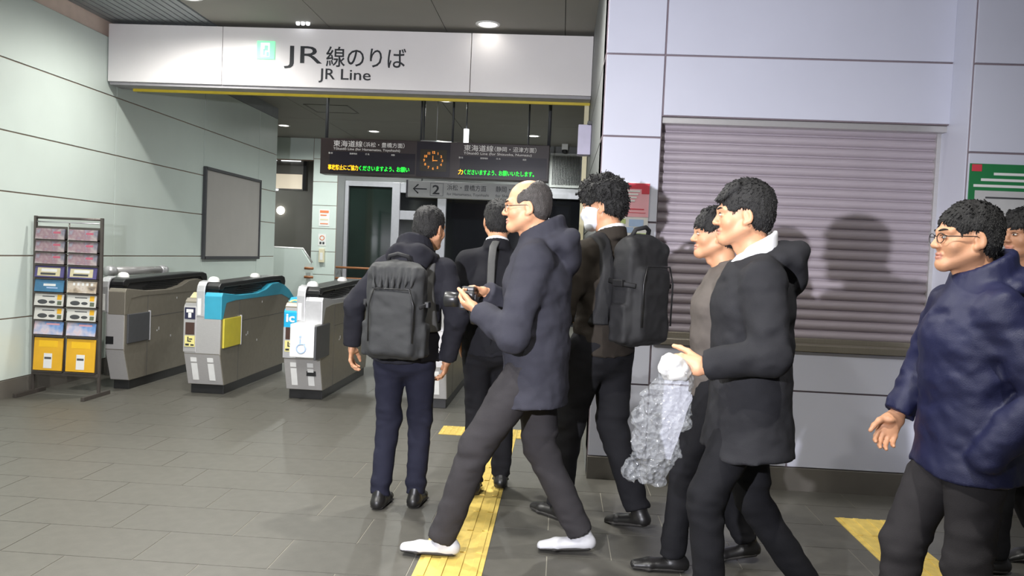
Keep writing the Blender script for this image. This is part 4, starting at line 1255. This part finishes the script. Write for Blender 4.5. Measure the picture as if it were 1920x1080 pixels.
    if wear.get('open_front'):       # lapel opening down to the chest
        for k in range(8):
            t = k / 7
            U.ell(nk + v3(0, .085 + .05 * t, .02 - .24 * t), (.046 * (1 - t) + .004, .035, .04), .006, sub=True)
    jo = part('jacket', U, jm, o)
    if wear.get('shirt'):
        SF = Field(nk - v3(.13, .13, .34), nk + v3(.13, .20, .10), .006)
        for a in np.linspace(0, 2 * math.pi, 60, endpoint=False):
            su = wear.get('shirt_up', 0); rr_ = .060 + su * .3
            c = nk + v3(rr_ * math.cos(a), -.010 + rr_ * math.sin(a), -.03 - .025 * math.sin(a)); c2 = nk + v3((rr_ - .001) * math.cos(a), -.010 + (rr_ - .002) * math.sin(a), .034 + su - (.022 + su) * math.sin(a))
            SF.seg(c, c2, .009, .007, .008)
        if wear.get('low_neck'):
            SF.ell(nk + v3(0, .01, -.055), (.105, .085, .055), .02)
        if wear.get('open_front'):
            SF.seg(nk + v3(0, .02, -.05), nk + v3(0, .065, -.28), (.09, .065), (.10, .055), .02)
        part('shirt', SF, M_SHIRT, o)
    if wear.get('cuff'):
        for n in wear['cuff']:
            fd = J['wr' + n] - J['el' + n]; fd /= np.linalg.norm(fd)
            link('shirt_cuff', tube_mesh('shirt_cuff', [J['wr' + n] - fd * .02, J['wr' + n] + fd * .018], .036, 16), M_SHIRT, o)
    if wear.get('stud'):
        pass
    info = dict(pf=pf, J=J, neck=neck, torso=torso_into, obj=o, S=S, sp=sp_at)
    return info

def attach_frame(info, base_local, name, label, cat, group=None):
    """top-level empty standing at base_local of a person's frame, turned with the person"""
    o = info['obj']; rz = o.rotation_euler.z; S = info['S']
    b = Vector(base_local) * S
    w = Vector((o.location.x + b.x * math.cos(rz) - b.y * math.sin(rz), o.location.y + b.x * math.sin(rz) + b.y * math.cos(rz), b.z))
    e = empty(name, w, rz, label, cat, group); e.scale = (S, S, S)
    return e

def backpack(info, label, mt, strap_m, zb, w, hgt, dep, style):
    base = np.array((info['sp'](1.2)[0], -.145 - info['pf'] - dep / 2, zb))
    e = attach_frame(info, base, 'backpack', label, 'backpack')
    B = Field((-w / 2 - .08, -dep / 2 - .09, -.04), (w / 2 + .08, dep / 2 + .06, hgt + .08), .008)
    B.rbox((0, 0, hgt / 2), (w / 2, dep / 2, hgt / 2), .05, .03)
    B.rbox((0, -dep / 2 + .02, hgt * .40), (w * .40, .05, hgt * .36), .035, .012)
    B.ell((0, .0, hgt), (w * .42, dep * .42, .035), .03)
    for s in (-1, 1):
        B.seg((s * w * .47, -dep * .30, .08), (s * w * .44, -dep * .30, hgt * .93), .014, .014, .012)
        B.rbox((s * w * .5, .0, hgt * .22), (.022, dep * .36, hgt * .19), .018, .008)
    if style == 'gathered':
        for k in range(7):
            x = -.10 + .033 * k
            B.seg((x, -dep / 2 - .022, hgt * .78), (x * 1.15, -dep / 2 + .015, hgt * .98), .009, .012, .008)
    B.folds(.012, (10, 10, 14), 6); B.folds(.005, (26, 26, 30), 2)
    part('pack_body', B, mt, e)
    # top handle
    tube('grab_handle', [(-.06, dep * .1, hgt + .02), (-.05, -.0, hgt + .055), (0, -.02, hgt + .068), (.05, -.0, hgt + .055), (.06, dep * .1, hgt + .02)], .011, M_PACKB, e, 8)
    # zip lines and side straps
    tube('zip', [(-w * .38, -dep / 2 - .034, .10), (-w * .385, -dep / 2 - .036, hgt * .6), (-w * .30, -dep / 2 - .032, hgt * .765), (w * .30, -dep / 2 - .032, hgt * .765), (w * .385, -dep / 2 - .036, hgt * .6), (w * .38, -dep / 2 - .034, .10)], .004, M_BLACK, e, 6)
    for s in (-1, 1):
        tube('side_strap', [(s * (w / 2 + .004), dep * .45, hgt * .62), (s * (w / 2 + .016), 0, hgt * .60), (s * (w / 2 - .01), -dep * .55, hgt * .58)], .012, M_PACKB, e, 6, flat=((0, 0, 1), .3))
        box('buckle', s * (w / 2 + .012) - .012, s * (w / 2 + .012) + .012, -.03, .03, hgt * .60 - .016, hgt * .60 + .016, M_BLACK, e, .004)
    # shoulder straps hugging the jacket
    S = Field((-.30, -.30, .98), (.30, .26, 1.56), .009)
    info['torso'](S, .016)
    f0 = S.f.copy()
    P = np.stack(np.meshgrid(*S.ax, indexing='ij'), -1)
    cx = info['sp'](1.4)[0]
    for s in (-1, 1):
        xc = cx + s * (.105 + .03 * np.clip((1.30 - P[..., 2]) / .3, 0, 1))
        S.f = np.maximum(f0, np.maximum(np.abs(P[..., 0] - xc) - .032, 1.02 - P[..., 2])).astype(np.float32)
        V, Q = S.surface()
        link('shoulder_strap', np_mesh('shoulder_strap', V - base, Q, [strap_m]), None, e)
    return e

# man seen from behind with the grey backpack
A = person((-.825, 4.3), -4, .95, 'dark-haired man in a black hooded jacket seen from behind, wearing the grey backpack',
    dict(chest=(.035, .03), head=(.065, .04), yaw=-22, pitch=-6, elL=(-.30, -.02, 1.14), wrL=(-.325, .03, .91), elR=(.30, -.02, 1.10), wrR=(.24, .06, .86), knR=(.09, .07, .49), anR=(.09, .02, .085), knL=(-.09, .03, .49), anL=(-.10, -.06, .085),
         curlL=(.35, .45, .7), curlR=(.3, .4, .6)),
    dict(jacket=M_NAVYJ, trousers=M_TROU, collar='highhood', puff=.016, hem=.845, hair='short'))
bpA = backpack(A, 'large grey backpack with a top handle on the back of the man by the gates', M_PACK, M_STRAP, .885, .315, .50, .17, 'gathered')
for k, (x, z) in enumerate(((-.185, .33), (-.17, .09))):
    pass
# man in the black suit by the gate
B_ = person((-.37, 4.6, .010), 4, .985, 'man in a black suit seen from behind, half hidden by the balding man',
    dict(yaw=6, elL=(-.25, -.02, 1.12), wrL=(-.20, .04, .89), knL=(-.08, .06, .49), anL=(-.08, -.02, .085), knR=(.08, .1, .5), anR=(.08, .14, .085)),
    dict(jacket=M_SUIT, trousers=M_TROB, hem=.83, hair='short', shirt=True, vent=True, fold=.007))
ss = attach_frame(B_, (-.0, -.15, 1.0), 'camera_strap', 'grey shoulder strap hanging down the back of the black-suited man', 'strap')
tube('strap_band', [(.02, .12, .50), (-.005, .05, .495), (-.02, .01, .46), (-.025, -.005, .38), (-.025, -.012, .2), (-.02, -.012, .02)], .022, M_STRAP, ss, 8, flat=((1, 0, 0), .16))
box('strap_ring', -.05, .0, -.024, -.012, .20, .225, M_STEELB, ss, .004)
# balding man with glasses and a camera
C_ = person((-.10, 3.68, .010), 88, 1.005, 'balding man with glasses in a charcoal hooded jacket striding past, holding a camera',
    dict(chest=(0, .02), head=(0, .035), yaw=4, pitch=-3, elL=(-.27, .085, 1.04), wrL=(-.15, .245, 1.125), elR=(.25, .06, 1.07), wrR=(.075, .25, 1.20),
         hdL=(.55, .75, .22), pnL=(.5, -.2, .85), thL=(-.25, .55, .8), hdR=(-.6, .75, .15), pnR=(-.5, .1, -.85), thR=(-.3, -.1, -1), curlL=(.55, .55, .5), curlR=(.6, .6, .4),
         knL=(-.09, .24, .51), anL=(-.09, .38, .085), knR=(.09, -.04, .48), anR=(.08, -.24, .10)),
    dict(jacket=M_CHAR, trousers=M_TROG, collar='highhood', puff=.030, hem=.715, hair='bald', hair_m=M_HAIRG, glasses=True, shoe=M_SHOEW, flare=.01, leg=1.12))
# young man with mask and black backpack
D_ = person((.235, 4.2), 46, 1.045, 'curly-haired young man in a brown-black suit and white face mask',
    dict(yaw=30, pitch=-8, head=(0, .03), elL=(-.27, .0, 1.12), wrL=(-.235, .10, .91), elR=(.26, .02, 1.12), wrR=(.2, .2, 1.05), knL=(-.09, .12, .51), anL=(-.09, .16, .085), knR=(.09, -.02, .49), anR=(.09, -.20, .12)),
    dict(jacket=M_SUITB, trousers=M_TROB, hem=.87, hair='fluffy', mask=True, shirt=True, cuff='L', flare=.02, leg=1.12))
backpack(D_, 'black backpack worn by the masked young man beside the bright pillar', M_PACKB, M_PACKB, .93, .29, .50, .15, 'plain')
# young man in the grey-brown jacket
E_ = person((.735, 3.70), 90, .955, 'young man in a grey-brown jacket, mostly hidden behind the walker with the clear plastic bundle',
    dict(head=(0, .03), elL=(-.24, -.06, 1.12), wrL=(-.20, -.10, .88), elR=(.25, -.07, 1.12), wrR=(.22, -.09, .87), knL=(-.09, .14, .51), anL=(-.09, .18, .085), knR=(.09, -.02, .49), anR=(.09, -.20, .12)),
    dict(jacket=M_GREYJ, trousers=M_TROB, collar='suit', hem=.83, hair='bangs', puff=.012))
# walker in the black hooded coat with the bundle
F_ = person((.74, 3.1), 90, .99, 'dark-haired walker in a long black hooded coat and white collar holding a clear plastic bundle',
    dict(chest=(0, .02), head=(0, .025), yaw=-8, pitch=-2, elL=(-.27, .0, 1.10), wrL=(-.19, .205, 1.04), hdL=(.1, 1, .05), pnL=(1, -.1, -.25), thL=(0, .3, 1), curlL=(1.0, .75, .5),
         elR=(.235, -.04, 1.10), wrR=(.22, -.0, .86), knL=(-.09, .16, .52), anL=(-.09, .12, .10), knR=(.09, -.06, .48), anR=(.09, -.30, .14)),
    dict(jacket=M_COAT, trousers=M_TROB, collar='hood', puff=.026, hem=.70, hair='quiff', shirt=True, shirt_up=.016, hood_up=.02, low_neck=True, flare=.055))
# man in the navy rain jacket
G_ = person((1.345, 2.68), 90, .945, 'man with glasses in a navy blue rain jacket walking past the roller shutter',
    dict(chest=(0, .01), head=(0, .02), yaw=-2, nohand='L', elL=(-.27, -.10, 1.11), wrL=(-.20, .03, .90), elR=(.27, .03, 1.13), wrR=(.24, .13, .95), knL=(-.09, .01, .49), anL=(-.09, -.16, .09), knR=(.09, .15, .51), anR=(.09, .17, .085)),
    dict(jacket=M_BLUEJ, trousers=M_TROG, collar='highhood', puff=.026, hem=.80, hair='short', glasses=True, skin=M_SKIN, leg=1.04, fold=.014, flare=.03))
# man in the dark suit at the right end
H_ = person((2.235, 3.95), 92, .995, 'man in a black suit and white shirt in front of the green poster',
    dict(head=(0, .03), yaw=12, elL=(-.25, -.04, 1.12), wrL=(-.22, .02, .88), knL=(-.09, .13, .50), anL=(-.09, .14, .085), knR=(.09, .0, .48), anR=(.09, -.20, .13)),
    dict(jacket=M_SUIT, trousers=M_TROB, hem=.80, hair='bangs', shirt=True, open_front=True, skin=M_SKIN2, flare=.012))

# camera held by the balding man
cm = attach_frame(C_, (-.02, .315, 1.135), 'video_camera', 'small black camera held at chest height by the balding man', 'camera')
box('camera_body', -.065, .065, -.035, .035, 0, .085, M_BLACK, cm, .010)
box('grip', .045, .075, -.02, .055, .005, .08, M_BLACKM, cm, .012)
lathe('lens_barrel', [(0, 0), (.032, 0), (.034, .03), (.036, .07), (.030, .075), (.026, .06), (0, .058)], M_BLACK, cm, (-.01, .035, .042), 20, (R(-90), 0, 0))
box('viewfinder', -.03, .02, -.03, .03, .083, .105, M_BLACK, cm, .006)
box('screen', -.05, .035, -.038, -.034, .015, .07, M_DGREY, cm)
tube('neck_strap', [(-.065, 0, .07), (-.09, -.02, .02), (-.05, -.03, -.06), (.02, -.03, -.07), (.085, -.02, .01), (.07, 0, .07)], .009, M_BLACK, cm, 6, flat=((0, 1, 0), .3))

# clear plastic bundle
def mat_clear():
    mt = bpy.data.materials.new('clear_film'); mt.use_nodes = True
    nt = mt.node_tree; b = nt.nodes['Principled BSDF']
    b.inputs['Base Color'].default_value = (.5, .52, .55, 1); b.inputs['Roughness'].default_value = .10
    b.inputs['Alpha'].default_value = .2; b.inputs['IOR'].default_value = 1.45; b.inputs['Specular IOR Level'].default_value = 1.0
    nz = nt.nodes.new('ShaderNodeTexVoronoi'); nz.inputs['Scale'].default_value = 46
    bp = nt.nodes.new('ShaderNodeBump'); bp.inputs['Strength'].default_value = .9; bp.inputs['Distance'].default_value = .02
    tc = nt.nodes.new('ShaderNodeTexCoord'); nt.links.new(tc.outputs['Object'], nz.inputs['Vector'])
    nt.links.new(nz.outputs['Distance'], bp.inputs['Height']); nt.links.new(bp.outputs[0], b.inputs['Normal'])
    return mt
cb = attach_frame(F_, (-.185, .335, .60), 'plastic_bundle', 'bundle of crumpled clear plastic film with a white top, held by the black-coated walker', 'bundle')
FB = Field((-.12, -.16, -.02), (.12, .18, .47), .007)
FB.seg((0, -.02, .42), (0, .01, .24), (.045, .06), (.04, .085), .03, (1, 0, 0)); FB.seg((0, .01, .24), (0, .07, .03), (.04, .085), (.03, .06), .03, (1, 0, 0))
FB.folds(.035, (14, 14, 14), 3); FB.folds(.022, (38, 38, 38), 8)
V, Q = FB.surface(); link('film', np_mesh('film', V, Q, [mat_clear()], smooth=False), None, cb)
FW_ = Field((-.10, -.13, .33), (.10, .12, .52), .006)
FW_.ell((0, -.025, .425), (.05, .062, .052), .02); FW_.folds(.03, (24, 24, 24), 2)
part('white_top', FW_, mat('foam_white', (196, 194, 190), .7), cb)
